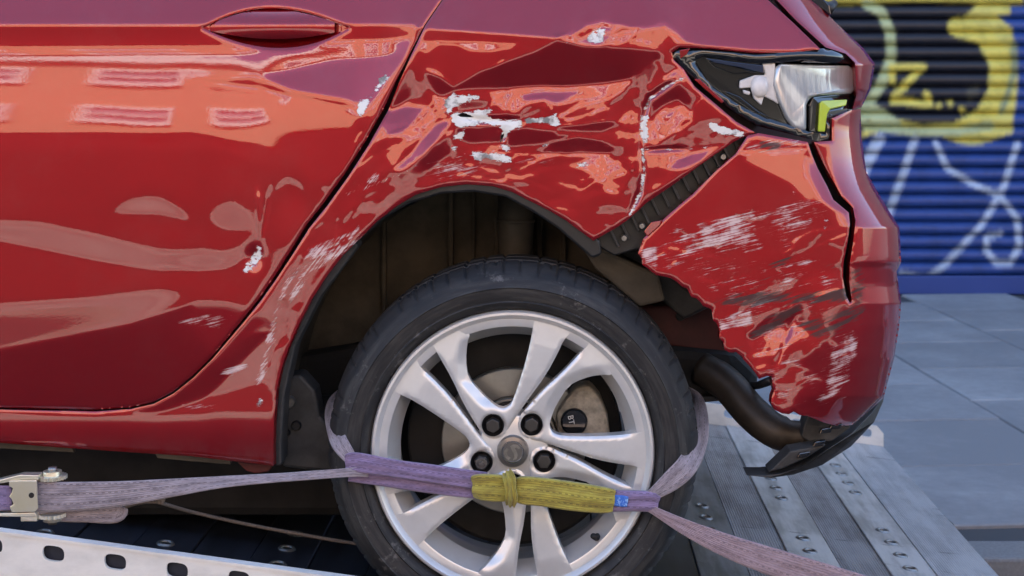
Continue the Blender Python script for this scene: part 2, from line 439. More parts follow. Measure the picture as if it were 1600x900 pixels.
def stroke(p, line, wd): return segdist(p, line, False) < wd
def Z(off, s, pts): return [(off[0] + x / s, off[1] + y / s) for x, y in pts]
R3 = lambda pts: Z((1040, 0), 2.857, pts)
def graffiti(p, nz):
    """flat spray-paint colours on the shutter, looked up by place"""
    p = p + nz * 2.0
    n = len(p); c = np.tile(np.array([.015, .048, .21]), (n, 1))
    yel = np.array([.62, .53, .09]); grn = np.array([.42, .47, .23]); blk = np.array([.008, .008, .014]); wht = np.array([.40, .47, .58])
    x, y = p[:, 0], p[:, 1]
    top = (y < 212 + 14 * np.sin(x * .03)) & (x < 1592 - .12 * np.abs(y - 120)) & (x > 1000)
    c[top] = yel * .85 + grn * .15
    drk = inpoly(p, [(980, -80), (1300, -80), (1330, 0), (1375, 10), (1395, 40), (1400, 120), (1370, 170), (1345, 215), (980, 215)]); c[drk] = blk
    c[(y < 8) & (x > 1280) & (x < 1600)] = yel * .9
    blob = inpoly(p, R3([(760, 25), (1100, 10), (1390, 15), (1350, 60), (1255, 135), (1310, 150), (1400, 200), (1447, 300), (1440, 400), (1390, 490), (1290, 550), (1150, 560), (1020, 530), (945, 470), (960, 420), (1010, 330), (1020, 150), (960, 40)])); c[blob] = blk
    br = inpoly(p, R3([(1480, 70), (1600, 60), (1800, 40), (1800, 210), (1620, 200), (1540, 120)])); c[br] = (.015, .048, .21)
    yb = stroke(p, R3([(1300, 120), (1420, 160), (1500, 260), (1500, 400), (1440, 510), (1330, 580)]), 15); c[yb] = yel
    c[stroke(p, R3([(1560, 200), (1560, 330), (1500, 500)]), 5)] = grn * .6
    g1 = stroke(p, R3([(900, 18), (960, 50), (1005, 150), (1005, 260), (970, 370), (920, 450), (870, 540)]), 8); c[g1] = grn
    c[stroke(p, R3([(900, 560), (1100, 590), (1300, 590), (1450, 560)]), 7)] = grn * .9
    c[stroke(p, R3([(880, 480), (960, 520), (1020, 560)]), 12)] = grn
    c[stroke(p, R3([(1015, 365), (1012, 300), (1150, 298), (1025, 430), (1020, 455), (1080, 455), (1180, 468), (1165, 420)]), 5.5)] = yel * 1.15
    for q in R3([(1222, 472), (1272, 462), (1322, 490)]): c[np.hypot(x - q[0], y - q[1]) < 5] = yel * 1.1
    c[inpoly(p, R3([(1340, 400), (1400, 370), (1400, 420), (1350, 470)]))] = (.05, .045, .03)
    for line, wd in (([(1430, 218), (1412, 270), (1390, 330), (1365, 400)], 6), ([(1375, 218), (1350, 262), (1335, 300)], 9), ([(1462, 222), (1480, 262), (1520, 288), (1560, 305), (1588, 340), (1594, 385), (1580, 412), (1558, 412), (1542, 392), (1542, 370), (1562, 365)], 5), ([(1590, 225), (1570, 290), (1530, 355), (1480, 410), (1448, 436), (1408, 428)], 5), ([(1660, 240), (1640, 330), (1690, 420)], 5)):
        c[stroke(p, line, wd)] = wht
    return c
prof = [(.008, 0.0), (-.006, .003), (-.019, .012), (-.0225, .030), (-.0185, .050), (-.006, .064), (.008, .0752)]
hx = np.arange(-1.3, 2.9 + .001, .008); ns = np.random.RandomState(3)
shm = mat('sprayed_shutter_paint', (.02, .05, .25), .45, .1, nscale=None); kk = NT(shm)
ca_ = kk.n('ShaderNodeAttribute', attribute_name='spray'); tcs = kk.n('ShaderNodeTexCoord').outputs['Object']
kk.l(kk.mix(kk.step(kk.noise(tcs, 14, 7), .36, .6), (.0, .0, .0), (1, 1, 1)), kk.n('ShaderNodeMix', data_type='RGBA').inputs[7])
mx_ = kk.n('ShaderNodeMix', data_type='RGBA'); mx_.blend_type = 'MULTIPLY'; mx_.inputs[0].default_value = .35
kk.l(ca_.outputs['Color'], mx_.inputs[6]); kk.l(kk.mix(kk.step(kk.noise(tcs, 9, 7), .35, .6), (.25, .25, .25), (1, 1, 1)), mx_.inputs[7]); kk.l(mx_.outputs[2], kk.b.inputs['Base Color'])
lowf = np.cumsum(ns.normal(size=(60, len(hx))) , 1) * .12; lowf -= lowf.mean(1, keepdims=True); lowf = (lowf + np.roll(lowf, 1, 0) + np.roll(lowf, 2, 0) + np.roll(lowf, 3, 0)) / 2.6
pitch = .0755
for r in range(38):
    z0 = .10 + r * pitch; V = []; m = len(prof)
    tw, dz_ = ns.uniform(-.0025, .0025), ns.uniform(-.0012, .0012); dn = lowf[(r * 7) % 60] * .0006
    for ii, x in enumerate(hx): V += [(1.5 + x, SY + a + tw * (b / .07 - .5) + dn[ii], z0 + b + dz_) for a, b in prof]
    F = [(i * m + j, (i + 1) * m + j, (i + 1) * m + j + 1, i * m + j + 1) for i in range(len(hx) - 1) for j in range(m - 1)]
    o = obj('slat', V, F, shm, sh, True)
    va = np.array(V); k = FPX / (va[:, 1] + D0); pp = np.stack([CX + va[:, 0] * k, HY + (ZC - va[:, 2]) * k], 1)
    nz = np.repeat(np.clip(lowf[r], -1.5, 1.5), m)[:, None] * np.array([1.0, .5])
    cc = sum(graffiti(pp + np.array(o_), nz * .7) for o_ in ((0, 0), (3, 1), (-3, -1), (1, -3), (-1, 3), (2, 2), (-2, -2))) / 7; cc = np.hstack([cc, np.ones((len(pp), 1))]).astype(np.float32)
    at = o.data.color_attributes.new('spray', 'FLOAT_COLOR', 'POINT'); at.data.foreach_set('color', cc.ravel())
M['shblue'] = mat('blue_shutter_paint', (.014, .045, .20), .45)
box('bottom_rail', (1.5, SY + .004, .046), (4.3, .05, .104), M['shblue'], sh, .006)
for s in (-1, 1): box('guide_channel', (1.5 + s * 2.16, SY + .02, 1.5), (.09, .09, 3.0), M['shblue'], sh, .004)
box('backing', (1.5, SY + .3, 1.45), (6.2, .3, 3.1), M['shopdark'], sh)

# sunlit houses across the street, behind the photographer: seen as reflections in the lacquer
FY = -14.0
fb = empty('terraced_building', (0, FY, 0)); tag(fb, 'sunlit warm rendered building across the street, mirrored in the red doors', 'building')
box('wall', (0, FY - 3, 5.6), (70, 6, 4.8), M['facade'], fb)
box('shopfront', (0, FY - 3.1, 1.54), (70, 6, 3.3), M['shopdark'], fb)
box('cornice', (0, FY + .12, 8.06), (70, .3, .3), M['white_trim'], fb)
for i, x in enumerate(np.arange(-31, 31.1, 2.9)):
    for j, z in enumerate((4.3, 6.5)):
        c = (x + .3, FY + .02, z + .55)
        if i == 0 and j == 0:
            bm = bmesh.new()
            for (a, b, ww, hh) in ((0, .40, 2.04, .12), (0, -.42, 2.04, .16), (-.96, 0, .10, .7), (.96, 0, .10, .7), (0, -.02, 1.9, .07)): box_bm(bm, (c[0] + a, c[1] + .06, c[2] + b), (ww, .14, hh))
            wf0 = from_bm('window', bm, M['white_trim'], fb, loc=c)
            wp0 = box('pane', c, (1.86, .06, .7), M['pane'], wf0)
        else:
            a = dup(wf0, fb, c); b = wp0.copy(); COL.objects.link(b); b.parent = a; b.location = wp0.location

# ------------------------------------------------------------------ the car's body side: slopes painted area by area, then integrated to one dented surface
GS = 2.0
gx = np.arange(-420, 1440 + GS, GS); gy = np.arange(-90, 780 + GS, GS); NX, NY = len(gx), len(gy)
GX, GY = np.meshgrid(gx, gy); GP = np.stack([GX.ravel(), GY.ravel()], 1)
def gauss(a, s):
    s = s / GS
    if s < .3: return a
    r = int(math.ceil(3 * s)); k = np.exp(-.5 * (np.arange(-r, r + 1) / s) ** 2); k /= k.sum()
    for ax in (0, 1):
        pad = [(0, 0), (0, 0)]; pad[ax] = (r, r); b = np.pad(a, pad, mode='edge'); out = np.zeros_like(a)
        for i, kv in enumerate(k):
            out += kv * (b[i:i + a.shape[0], :] if ax == 0 else b[:, i:i + a.shape[1]])
        a = out
    return a
def window(pts, mg):
    p = np.array(pts, float); i0 = int(max(0, (p[:, 0].min() - mg - gx[0]) // GS)); i1 = int(min(NX, (p[:, 0].max() + mg - gx[0]) // GS + 2))
    j0 = int(max(0, (p[:, 1].min() - mg - gy[0]) // GS)); j1 = int(min(NY, (p[:, 1].max() + mg - gy[0]) // GS + 2)); return slice(j0, max(j1, j0 + 1)), slice(i0, max(i1, i0 + 1))
def pmask(poly, blur=3.0):
    """antialiased mask of an outline"""
    out = np.zeros((NY, NX)); w_ = window(poly, 3.2 * blur + 4); g = np.stack([GX[w_].ravel(), GY[w_].ravel()], 1); sh_ = GX[w_].shape
    d = segdist(g, poly).reshape(sh_); ins = inpoly(g, poly).reshape(sh_)
    out[w_] = gauss(np.clip(.5 + np.where(ins, d, -d) / GS, 0, 1), blur); return out
def smask(line, wd, blur=2.0):
    out = np.zeros((NY, NX)); w_ = window(line, wd + 3.2 * blur + 4); g = np.stack([GX[w_].ravel(), GY[w_].ravel()], 1)
    d = segdist(g, line, False).reshape(GX[w_].shape); out[w_] = gauss(np.clip(.5 + (wd - d) / GS, 0, 1), blur); return out
th = np.full((NY, NX), 3.0)
BL = 1.0
def ramp(y0, t0, y1, t1): return t0 + (t1 - t0) * np.clip((GY - y0) / (y1 - y0), 0, 1)
def paint(poly, t, blur=4.0):
    global th
    m = pmask(poly, blur * BL); th = th * (1 - m) + t * m
def line(pts, t, wd=4, blur=2.5):
    global th
    m = smask(pts, wd, blur * BL); th = th * (1 - m) + t * m
def EL(e): return (np.degrees(np.arctan((GY - HY) / FPX)) + e) / 2
VV, SS, RR, DD = 21.0, 9.0, 2.0, -18.0
R2 = lambda p: Z((540, 0), 2.857, p)
A3 = lambda p: Z((560, 60), 3.6, p)
A4 = lambda p: Z((820, 20), 3.6, p)
A5 = lambda p: Z((1160, 190), 3.104, p)
A6 = lambda p: Z((1020, 480), 3.215, p)
B6 = lambda p: Z((1000, 280), 2.857, p)
# door
paint([(-420, -90), (1440, -90), (1440, 36), (-420, 38)], VV, 2)
paint([(-420, 41), (325, 42), (385, 76), (640, 50), (640, 78), (-420, 79)], ramp(42, -2, 78, 4.5), 3)
paint([(-420, 81), (385, 79), (560, 62), (660, 58), (600, 170), (545, 265), (500, 292), (450, 252), (400, 226), (300, 206), (-420, 213)], ramp(80, 13.5, 212, 6.0), 4)
paint([(408, 120), (520, 96), (630, 84), (602, 140), (562, 182), (545, 155), (450, 142)], 20, 4)
paint([(300, 124), (400, 118), (455, 141), (560, 162), (560, 168), (400, 138)], 3.0, 3)
paint([(-420, 214), (300, 207), (400, 226), (450, 256), (500, 300), (470, 335), (430, 270), (350, 236), (-420, 236)], 4.6, 3)
paint([(-420, 237), (350, 236), (430, 270), (470, 335), (400, 380), (300, 372), (100, 342), (-420, 338)], 3.0, 4)
paint([(160, 335), (205, 303), (250, 298), (290, 325), (312, 352), (250, 338)], -2.2, 9)
paint([(325, 338), (340, 312), (370, 303), (392, 330), (395, 362), (345, 362)], -2.4, 9)
paint([(-420, 338), (60, 345), (150, 366), (250, 385), (350, 392), (380, 376), (408, 395), (350, 420), (250, 425), (150, 405), (0, 375), (-420, 352)], -1.8, 10)
paint([(-420, 356), (0, 380), (150, 410), (250, 430), (350, 424), (368, 470), (300, 450), (0, 476), (-420, 500)], 4.0, 4)
paint([(-420, 500), (0, 478), (150, 466), (250, 445), (285, 450), (290, 468), (200, 505), (0, 545), (-420, 615)], -.6, 9)
paint([(-420, 619), (0, 547), (200, 507), (300, 474), (330, 520), (420, 520), (300, 640), (-420, 660)], ramp(480, -7, 640, -10), 2)
paint([(300, 474), (360, 475), (420, 500), (340, 570), (290, 500)], -3, 6)
line([(414, 376), (420, 330), (428, 296), (448, 278), (470, 288), (486, 320)], EL(-8), 4, 4)
line([(404, 300), (405, 372)], 9, 2, 2); line([(395, 320), (399, 372)], EL(-8), 3, 3)
paint([(440, 300), (470, 305), (478, 340), (440, 385), (428, 350)], EL(12), 8)
line([(505, 292), (520, 300), (512, 322)], EL(-8), 4, 4)
# sill
paint([(-420, 640), (240, 645), (300, 625), (430, 590), (450, 735), (-420, 735)], ramp(640, 6, 725, -16), 4)

# quarter panel
BL = .62
paint([(700, 42), (1060, 42), (1170, 212), (985, 345), (930, 376), (820, 296), (700, 285), (600, 340), (480, 470), (430, 640), (400, 620), (540, 270), (640, 84), (656, 46)], EL(1.0), 6)
paint([(640, -90), (1500, -90), (1500, 95), (1200, 80), (1100, 72), (1060, 62), (1040, 42), (985, 42), (950, 30), (900, 46), (870, 58), (790, 52), (650, 42)], VV, 2)
paint(A3([(320, 10), (600, 10), (900, 20), (860, 60), (760, 75), (620, 70), (560, 40), (450, 30), (380, 90), (340, 60)]), 5.5, 3)
paint(A3([(375, 195), (450, 200), (520, 250), (545, 275), (500, 310), (460, 330), (430, 300), (400, 240)]), -14, 3)
line(A3([(380, 165), (460, 205), (545, 272), (690, 205), (820, 115)]), 8, 2.5)
paint(A3([(280, 110), (300, 200), (285, 340), (240, 370), (190, 380), (130, 410), (200, 260)]), -13, 3)
paint(A3([(280, 350), (400, 380), (440, 440), (400, 500), (300, 600), (190, 720), (150, 640), (110, 440)]), 9, 3)
paint(A3([(110, 430), (280, 380), (360, 395), (320, 450), (240, 530), (190, 540), (150, 530)]), 20, 3)
paint(A3([(515, 470), (450, 560), (370, 660), (240, 745), (190, 735), (300, 640), (420, 490), (490, 455)]), 20, 3)
paint(A3([(515, 520), (520, 640), (380, 740), (350, 690), (430, 600)]), -14, 4)
paint(A3([(430, 330), (480, 320), (500, 400), (490, 450), (450, 440)]), 8, 3)
paint(A3([(-20, 660), (60, 560), (110, 480), (160, 640), (150, 740), (0, 860)]), 6, 4)
paint(A4([(0, 240), (60, 220), (190, 150), (330, 188), (480, 192), (750, 212), (760, 250), (640, 340), (560, 370), (300, 405), (0, 410), (-300, 420), (-420, 430), (-250, 330)]), DD, 3)
paint(A4([(-200, 440), (0, 412), (300, 407), (420, 402), (600, 372), (590, 410), (420, 480), (280, 500), (180, 520), (130, 480), (-30, 560), (-130, 560)]), 9, 3)
paint(A4([(-20, 462), (230, 440), (330, 440), (250, 470), (170, 502), (60, 490), (0, 492)]), 20, 3)
paint(A4([(-110, 450), (-80, 440), (-90, 540), (-120, 540)]), 20, 2.5)
paint(A4([(-30, 560), (0, 520), (110, 485), (150, 530), (60, 570), (0, 590)]), -4, 2.5)
line(A4([(0, 518), (110, 482), (155, 535)]), 9, 2, 2)
paint(A4([(190, 560), (280, 490), (420, 480), (590, 410), (600, 460), (520, 560), (300, 610), (200, 600)]), 2, 4)
line(A4([(200, 580), (300, 520), (420, 490), (560, 430)]), 9, 3, 2)
line(A4([(230, 600), (350, 570), (480, 520)]), 8, 2.5, 2)
paint(A4([(-180, 640), (200, 625), (480, 590), (560, 640), (520, 690), (0, 700)]), 1, 3)
paint(A4([(565, 470), (600, 440), (610, 560), (545, 700), (500, 750), (525, 650)]), 5.5, 3)
paint(A4([(150, 720), (200, 690), (300, 695), (420, 710), (500, 760), (480, 782), (200, 787), (100, 782)]), -15, 3)
paint(A3([(545, 495), (600, 505), (800, 482), (800, 580), (620, 585), (560, 560)]), -13, 2.5)
paint(A3([(560, 345), (740, 345), (720, 388), (560, 402)]), -12, 2.5)
paint(A3([(830, 520), (930, 500), (1100, 520), (1130, 560), (1000, 590), (850, 600)]), -13, 2.5)
paint(A4([(200, 625), (480, 600), (540, 625), (430, 660), (180, 655)]), -13, 2.5)
line(A4([(205, 628), (330, 618), (490, 596)]), 10, 1.8, 1.5)
line(A4([(150, 722), (300, 690), (430, 712)]), 8, 1.6, 1.5)
line(A4([(440, 480), (530, 430), (600, 380)]), 12, 1.6, 1.5); line(A4([(470, 520), (560, 450), (595, 415)]), -6, 2.5, 1.5)
line(A3([(515, 520), (522, 640), (500, 740)]), 8, 1.8, 1.5); line(A3([(600, 700), (760, 740), (930, 790), (1080, 850)]), 9, 1.8, 1.5)
line(A3([(560, 760), (760, 790), (960, 850)]), 8, 1.6, 1.5)
line(A4([(-150, 790), (100, 795), (480, 795)]), 10, 2.5, 2)
paint(R2([(990, 735), (1080, 700), (1150, 695), (1235, 720), (1258, 800), (1235, 875), (1175, 870), (1090, 770)]), 9, 3)
paint(R2([(1050, 770), (1100, 775), (1150, 850), (1090, 830)]), 1, 2.5)
paint(A4([(600, 370), (720, 270), (750, 300), (700, 420), (690, 500), (650, 560), (640, 900), (650, 1020), (610, 1060), (600, 900), (610, 500)]), -13, 3)
line(A4([(595, 430), (600, 600), (580, 720), (600, 860)]), 7, 3, 2)
line(A4([(628, 420), (630, 700), (632, 880), (610, 1080)]), 6, 2, 2)
paint(A4([(230, 140), (300, 70), (440, 35), (500, 60), (490, 130), (430, 188), (330, 180), (190, 150)]), 12, 2.5)
paint(A4([(270, 120), (350, 75), (430, 65), (380, 120), (300, 150)]), 0, 2.5)
paint(A4([(460, 172), (560, 112), (720, 80), (700, 190), (480, 192)]), 1, 2.5)
line(A4([(460, 165), (560, 110), (720, 75), (790, 55)]), 11, 3, 2)
paint(A4([(700, 190), (730, 110), (790, 60), (850, 190), (770, 222)]), 2, 2.5)
paint(A4([(790, 55), (850, 100), (930, 180), (860, 190)]), 10, 2.5)
line(A4([(760, 100), (775, 215)]), 9, 2, 2)
paint(A4([(700, 430), (740, 290), (800, 390), (790, 410), (715, 470)]), 4, 2.5)
line(A4([(740, 270), (800, 390)]), 9, 2, 2); line(A4([(700, 400), (715, 470)]), 9, 2, 2)
paint(A4([(800, 390), (790, 350), (850, 310), (890, 350), (880, 370), (810, 400)]), 20, 2.5)
paint(A4([(700, 500), (860, 380), (880, 400), (940, 480), (940, 560), (860, 480), (760, 520), (700, 600)]), -12, 2.5)
paint(A4([(700, 640), (780, 520), (860, 480), (930, 560), (850, 660), (730, 752), (700, 720)]), 9, 2.5)
paint(A4([(770, 600), (830, 540), (850, 560), (800, 640)]), 17, 2.5)
paint(A4([(730, 755), (850, 672), (1000, 600), (1180, 560), (1180, 740), (936, 750)]), -2, 2.5)
line(A4([(850, 665), (940, 610), (930, 560)]), 8, 2.5, 2)
paint(A4([(670, 790), (936, 778), (1180, 720), (1100, 800), (700, 1010), (680, 900)]), 8.5, 2.5)
paint(A4([(810, 870), (860, 825), (936, 792), (1040, 770), (1000, 830), (850, 885)]), 20, 2.5)
paint(A4([(1180, 760), (1000, 870), (720, 1010), (690, 1090), (640, 1160), (760, 1160), (1240, 790)]), -5, 3)
# wheel arch lip rolls in
# bumper
paint([(960, 420), (1083, 306), (1165, 236), (1260, 215), (1420, 215), (1420, 720), (1180, 720), (1100, 480)], EL(2.0), 3)
paint(A5([(0, 150), (300, 140), (315, 200), (390, 410), (300, 380), (230, 300), (90, 230), (0, 190)]), 8, 3)
paint(A5([(310, 160), (340, 200), (440, 330), (460, 400), (530, 440), (440, 420), (380, 380), (320, 260)]), 19, 3)
paint(A5([(-20, 60), (200, 70), (300, 90), (300, 140), (0, 150)]), 6, 2)
line(A5([(-10, 150), (150, 148), (300, 138)]), 16, 2.5, 1.5)
paint(A5([(350, 470), (500, 440), (520, 480), (500, 640), (380, 650)]), 4.6, 4)
paint(B6([(680, 470), (820, 410), (900, 400), (900, 480), (760, 500)]), 6.5, 3)
paint(B6([(560, 690), (600, 650), (730, 640), (760, 700), (640, 760), (590, 790)]), 13, 4); paint(B6([(590, 700), (640, 670), (720, 665), (730, 690), (640, 730)]), 20, 3)
paint(B6([(480, 690), (560, 620), (720, 545), (720, 590), (600, 660), (500, 720)]), -9, 2.5)
line(B6([(570, 650), (620, 590), (720, 545)]), 9, 2.5, 2)
for (a, b) in (((1135, 560), (1150, 520)), ((1165, 590), (1200, 545)), ((1180, 590), (1225, 560)), ((1225, 640), (1235, 560)), ((1250, 640), (1270, 580))):
    line([a, b], 8, 3, 3)
paint([(1255, 560), (1290, 530), (1310, 560), (1290, 640), (1250, 640)], -6, 5)
# creases and ripples
ns = np.random.RandomState(11)
def crease_area(poly, n_, ang, spread, ln, seed, lo=-6, hi=10, wd=1.4):
    rs = random.Random(seed); p = np.array(poly); mn, mx = p.min(0), p.max(0); k = 0
    while k < n_:
        c = np.array((rs.uniform(mn[0], mx[0]), rs.uniform(mn[1], mx[1])))
        if not inpoly(c[None], poly)[0]: continue
        a = R(ang + rs.gauss(0, spread)); l_ = rs.uniform(.4, 1.3) * ln; bend = rs.uniform(-.25, .25) * l_
        d_ = np.array((math.cos(a), -math.sin(a))); n2 = np.array((d_[1], -d_[0])); pts = [tuple(c - d_ * l_ / 2), tuple(c + n2 * bend), tuple(c + d_ * l_ / 2)]
        w_ = window(pts, 14); t = rs.uniform(lo, hi)
        m = smask(pts, wd * rs.uniform(.6, 1.5), 1.1)[w_]; th[w_] = th[w_] * (1 - m) + (th[w_] + t) * m; k += 1
crease_area([(700, 215), (900, 235), (1000, 250), (990, 340), (930, 370), (850, 330), (740, 285), (640, 285)], 46, 8, 20, 60, 1, -7, 9, 1.1)
crease_area([(690, 165), (1050, 140), (1000, 240), (700, 240)], 34, 14, 14, 64, 2, -6, 9, 1.0)
crease_area([(1005, 120), (1060, 110), (1150, 200), (1140, 220), (1010, 300)], 26, 50, 36, 40, 3, -6, 9, 1.0)
crease_area([(560, 200), (690, 150), (690, 240), (600, 290), (520, 340)], 26, 48, 26, 44, 4, -5, 10, 1.1)
crease_area([(480, 340), (600, 280), (560, 340), (470, 450), (425, 600), (410, 560)], 34, 55, 18, 46, 5, -4, 9, 1.0)
crease_area([(880, 30), (1050, 45), (1060, 70), (880, 66)], 16, 20, 25, 34, 6)
crease_area([(1010, 400), (1080, 330), (1300, 330), (1320, 460), (1310, 640), (1210, 640), (1120, 480)], 70, 16, 20, 60, 7, -5, 8, 2)

def nfield(s, aniso=1.0):
    a = ns.normal(size=(NY, NX)); 
    if aniso != 1.0:
        a = a.repeat(1, 0)
        b = gauss(a, s); k = int(s * aniso / GS)
        c = np.cumsum(np.pad(b, ((0, 0), (k, k)), mode='wrap'), 1); b = (c[:, 2 * k:] - c[:, :-2 * k])[:, :NX]
    else: b = gauss(a, s)
    return b / b.std()
crush = np.maximum(pmask([(600, 150), (700, 120), (900, 130), (1050, 90), (1110, 180), (1080, 290), (1000, 350), (930, 375), (850, 330), (700, 290), (560, 350), (480, 420), (440, 600), (420, 600), (440, 430), (560, 290)], 12), 0)
low = pmask([(690, 225), (960, 240), (1000, 330), (930, 375), (850, 330), (700, 285), (620, 285)], 8)
bmp = pmask([(1010, 400), (1050, 370), (1290, 400), (1340, 470), (1330, 640), (1210, 640)], 14)
rid = 1 - np.abs(nfield(8, 2.2)); rid2 = 1 - np.abs(nfield(4.5)); rid3 = nfield(14, 2.5)
def facets(cx_, cy_, ang, seed, sg):
    rs = np.random.RandomState(seed); ca, sa = math.cos(R(ang)), math.sin(R(ang))
    wx, wy = nfield(16) * 5, nfield(16) * 4
    u = ((GX + wx) * ca - (GY + wy) * sa) / cx_; v = ((GX + wx) * sa + (GY + wy) * ca) / cy_
    iu, iv = np.floor(u).astype(int), np.floor(v).astype(int); best = np.full(GX.shape, 9.); val = np.zeros(GX.shape)
    ju, jv, jt, jg = (rs.rand(128, 128) for _ in range(4))
    for a in (-1, 0, 1):
        for b in (-1, 0, 1):
            i, j = (iu + a) % 128, (iv + b) % 128; du, dv = iu + a + ju[i, j] - u, iv + b + jv[i, j] - v; d = du * du + dv * dv
            m = d < best; best = np.where(m, d, best); val = np.where(m, (jt[i, j] - .5) * 3.4 * sg - dv * (jg[i, j] - .3) * sg * 1.6, val)
    return gauss(val, 1.0)
th += crush * (facets(60, 22, 12, 21, 1.5) - .5) + pmask([(560, 200), (690, 150), (690, 240), (600, 290), (480, 420), (420, 600), (450, 420)], 10) * facets(46, 18, 52, 22, 1.5) + low * (facets(50, 16, 8, 23, 1.7) - .6) + bmp * (facets(80, 26, 18, 24, 1.9) + rid3 * .6)
qd = np.tan(np.radians(np.clip(th, -24, 26)))
q = -qd / FPX * D0 * GS                                     # dY per grid row (downwards)
pfold = np.zeros((NY, NX))
# least squares surface: rows follow the slopes, columns stay close to each other
def solve(p, q, wp, wq, eps):
    # periodic by mirror
    pe = np.block([[p, -p[:, ::-1]], [p[::-1], -p[::-1, ::-1]]]); qe = np.block([[q, q[:, ::-1]], [-q[::-1], -q[::-1, ::-1]]])
    ny, nx = pe.shape
    wx = 2j * np.pi * np.fft.fftfreq(nx)[None]; wy = 2j * np.pi * np.fft.fftfreq(ny)[:, None]
    sx, sy = np.sin(wx.imag) * 1j, np.sin(wy.imag) * 1j
    den = wp * (2 - 2 * np.cos(wx.imag)) + wq * (2 - 2 * np.cos(wy.imag)) + eps
    dx, dy = np.exp(wx) - 1, np.exp(wy) - 1
    num = wp * np.conj(dx) * np.fft.fft2(pe) + wq * np.conj(dy) * np.fft.fft2(qe)
    return np.fft.ifft2(num / den).real[:NY, :NX]
YF = solve(pfold, q, .12, 1.0, 2e-6)
del pfold
# folds and pits that run up and down
def add_line(pts, amp, wd):
    global YF
    p0, p1 = np.array(pts[0], float), np.array(pts[-1], float); L_ = np.hypot(*(p1 - p0)); fade = np.clip(np.minimum(np.hypot(GX - p0[0], GY - p0[1]), np.hypot(GX - p1[0], GY - p1[1])) / min(24., L_ / 2), 0, 1)
    d = segdist(GP, pts, False).reshape(NY, NX); YF += amp * fade * np.exp(-(d / wd) ** 2)
add_line([(402, 285), (404, 330), (406, 372)], -.0022, 4); add_line([(424, 285), (416, 330), (410, 372)], .0016, 5)
YF += .006 * np.exp(-(((GX - 398) / 12) ** 2 + ((GY - 402) / 16) ** 2))
add_line(A4([(880, 365), (800, 410), (700, 480), (665, 600), (655, 760), (665, 900)]) + [(1000, 300), (983, 338)], .005, 4)
add_line(A4([(650, 775), (800, 765), (940, 765)]), .003, 3)
add_line(A3([(540, 435), (700, 460), (930, 460)]), .005, 4); add_line(A3([(810, 590), (830, 510)]), .006, 4)
add_line([(1213, 575), (1222, 545), (1250, 470)], .002, 4)
YF += .00025 * nfield(10) * crush
YF -= YF[(GY > 200) & (GY < 640) & (GX > 0) & (GX < 400)].mean() + .025
def ysample(p):
    x = np.clip((p[:, 0] - gx[0]) / GS, 0, NX - 1.001); y = np.clip((p[:, 1] - gy[0]) / GS, 0, NY - 1.001)
    i, j = x.astype(int), y.astype(int); fx, fy = x - i, y - j
    return lambda A: (A[j, i] * (1 - fx) + A[j, i + 1] * fx) * (1 - fy) + (A[j + 1, i] * (1 - fx) + A[j + 1, i + 1] * fx) * fy
SIL = np.array([(-90, 1215), (0, 1285), (40, 1312), (75, 1350), (100, 1367), (140, 1360), (180, 1345), (215, 1346), (270, 1354), (310, 1377), (355, 1405), (410, 1408), (425, 1401), (475, 1408), (510, 1405), (560, 1397), (620, 1381), (660, 1340), (700, 1300)], float)
def wrap(p):
    """the corner of the tail turning away"""
    xe = sum(np.interp(p[:, 1] + o_, SIL[:, 0], SIL[:, 1]) for o_ in (-24, -16, -8, 0, 8, 16, 24)) / 7; xe = np.maximum(xe, np.interp(p[:, 1], SIL[:, 0], SIL[:, 1])) + 2
    wd = np.interp(p[:, 1], [-90, 100, 215, 400, 640], [150, 120, 105, 110, 150]); t = np.clip((p[:, 0] - xe + wd) / wd, 0, .9995)
    return .16 * (1 - np.sqrt(1 - t ** 2.4))
DM = np.zeros((4, NY, NX)); DM[3] = pmask([(380, 640), (440, 420), (540, 270), (640, 240), (600, 330), (480, 480), (430, 640)], 8)
def dm(ch, poly, v=1.0, blur=3.0): DM[ch] = np.maximum(DM[ch], v * (.84 if ch == 0 else 1.0) * pmask(poly, blur))
def dl(ch, ln, wd, v=1.0, blur=2.0): DM[ch] = np.maximum(DM[ch], v * smask(ln, wd, blur))
for q_ in ([(115, 225), (150, 205), (180, 225), (135, 262), (70, 340), (30, 440), (-12, 435), (-5, 350), (55, 338), (105, 262)], [(485, 340), (552, 285), (535, 330), (600, 318), (688, 322), (690, 340), (590, 365), (535, 395), (505, 440), (485, 380)],
           [(530, 425), (600, 412), (740, 390), (765, 412), (700, 430), (800, 460), (930, 455), (920, 500), (850, 525), (815, 590), (800, 500), (700, 478), (600, 505), (540, 495), (515, 450)], [(530, 540), (600, 510), (600, 560), (530, 580)], [(520, 600), (570, 608), (560, 640), (520, 630)],
           [(520, 645), (640, 638), (820, 650), (880, 680), (840, 703), (700, 672), (685, 692), (650, 690), (640, 655)], [(240, 735), (340, 700), (347, 712), (250, 746)], [(800, 590), (850, 600), (870, 640), (810, 640)]): dm(0, A3(q_))
for q_ in ([(0, 588), (120, 590), (170, 562), (188, 570), (185, 595), (210, 632), (190, 648), (100, 622), (0, 622)], [(648, 580), (710, 568), (690, 620), (697, 700), (670, 755), (650, 680)], [(265, 860), (330, 838), (378, 850), (300, 872)], [(190, 150), (330, 172), (335, 186), (240, 172)], [(95, 735), (140, 735), (140, 752), (95, 752)]): dm(0, A4(q_))
dm(0, A4([(345, 130), (385, 92), (455, 82), (440, 180), (352, 165)]), .8, 2)
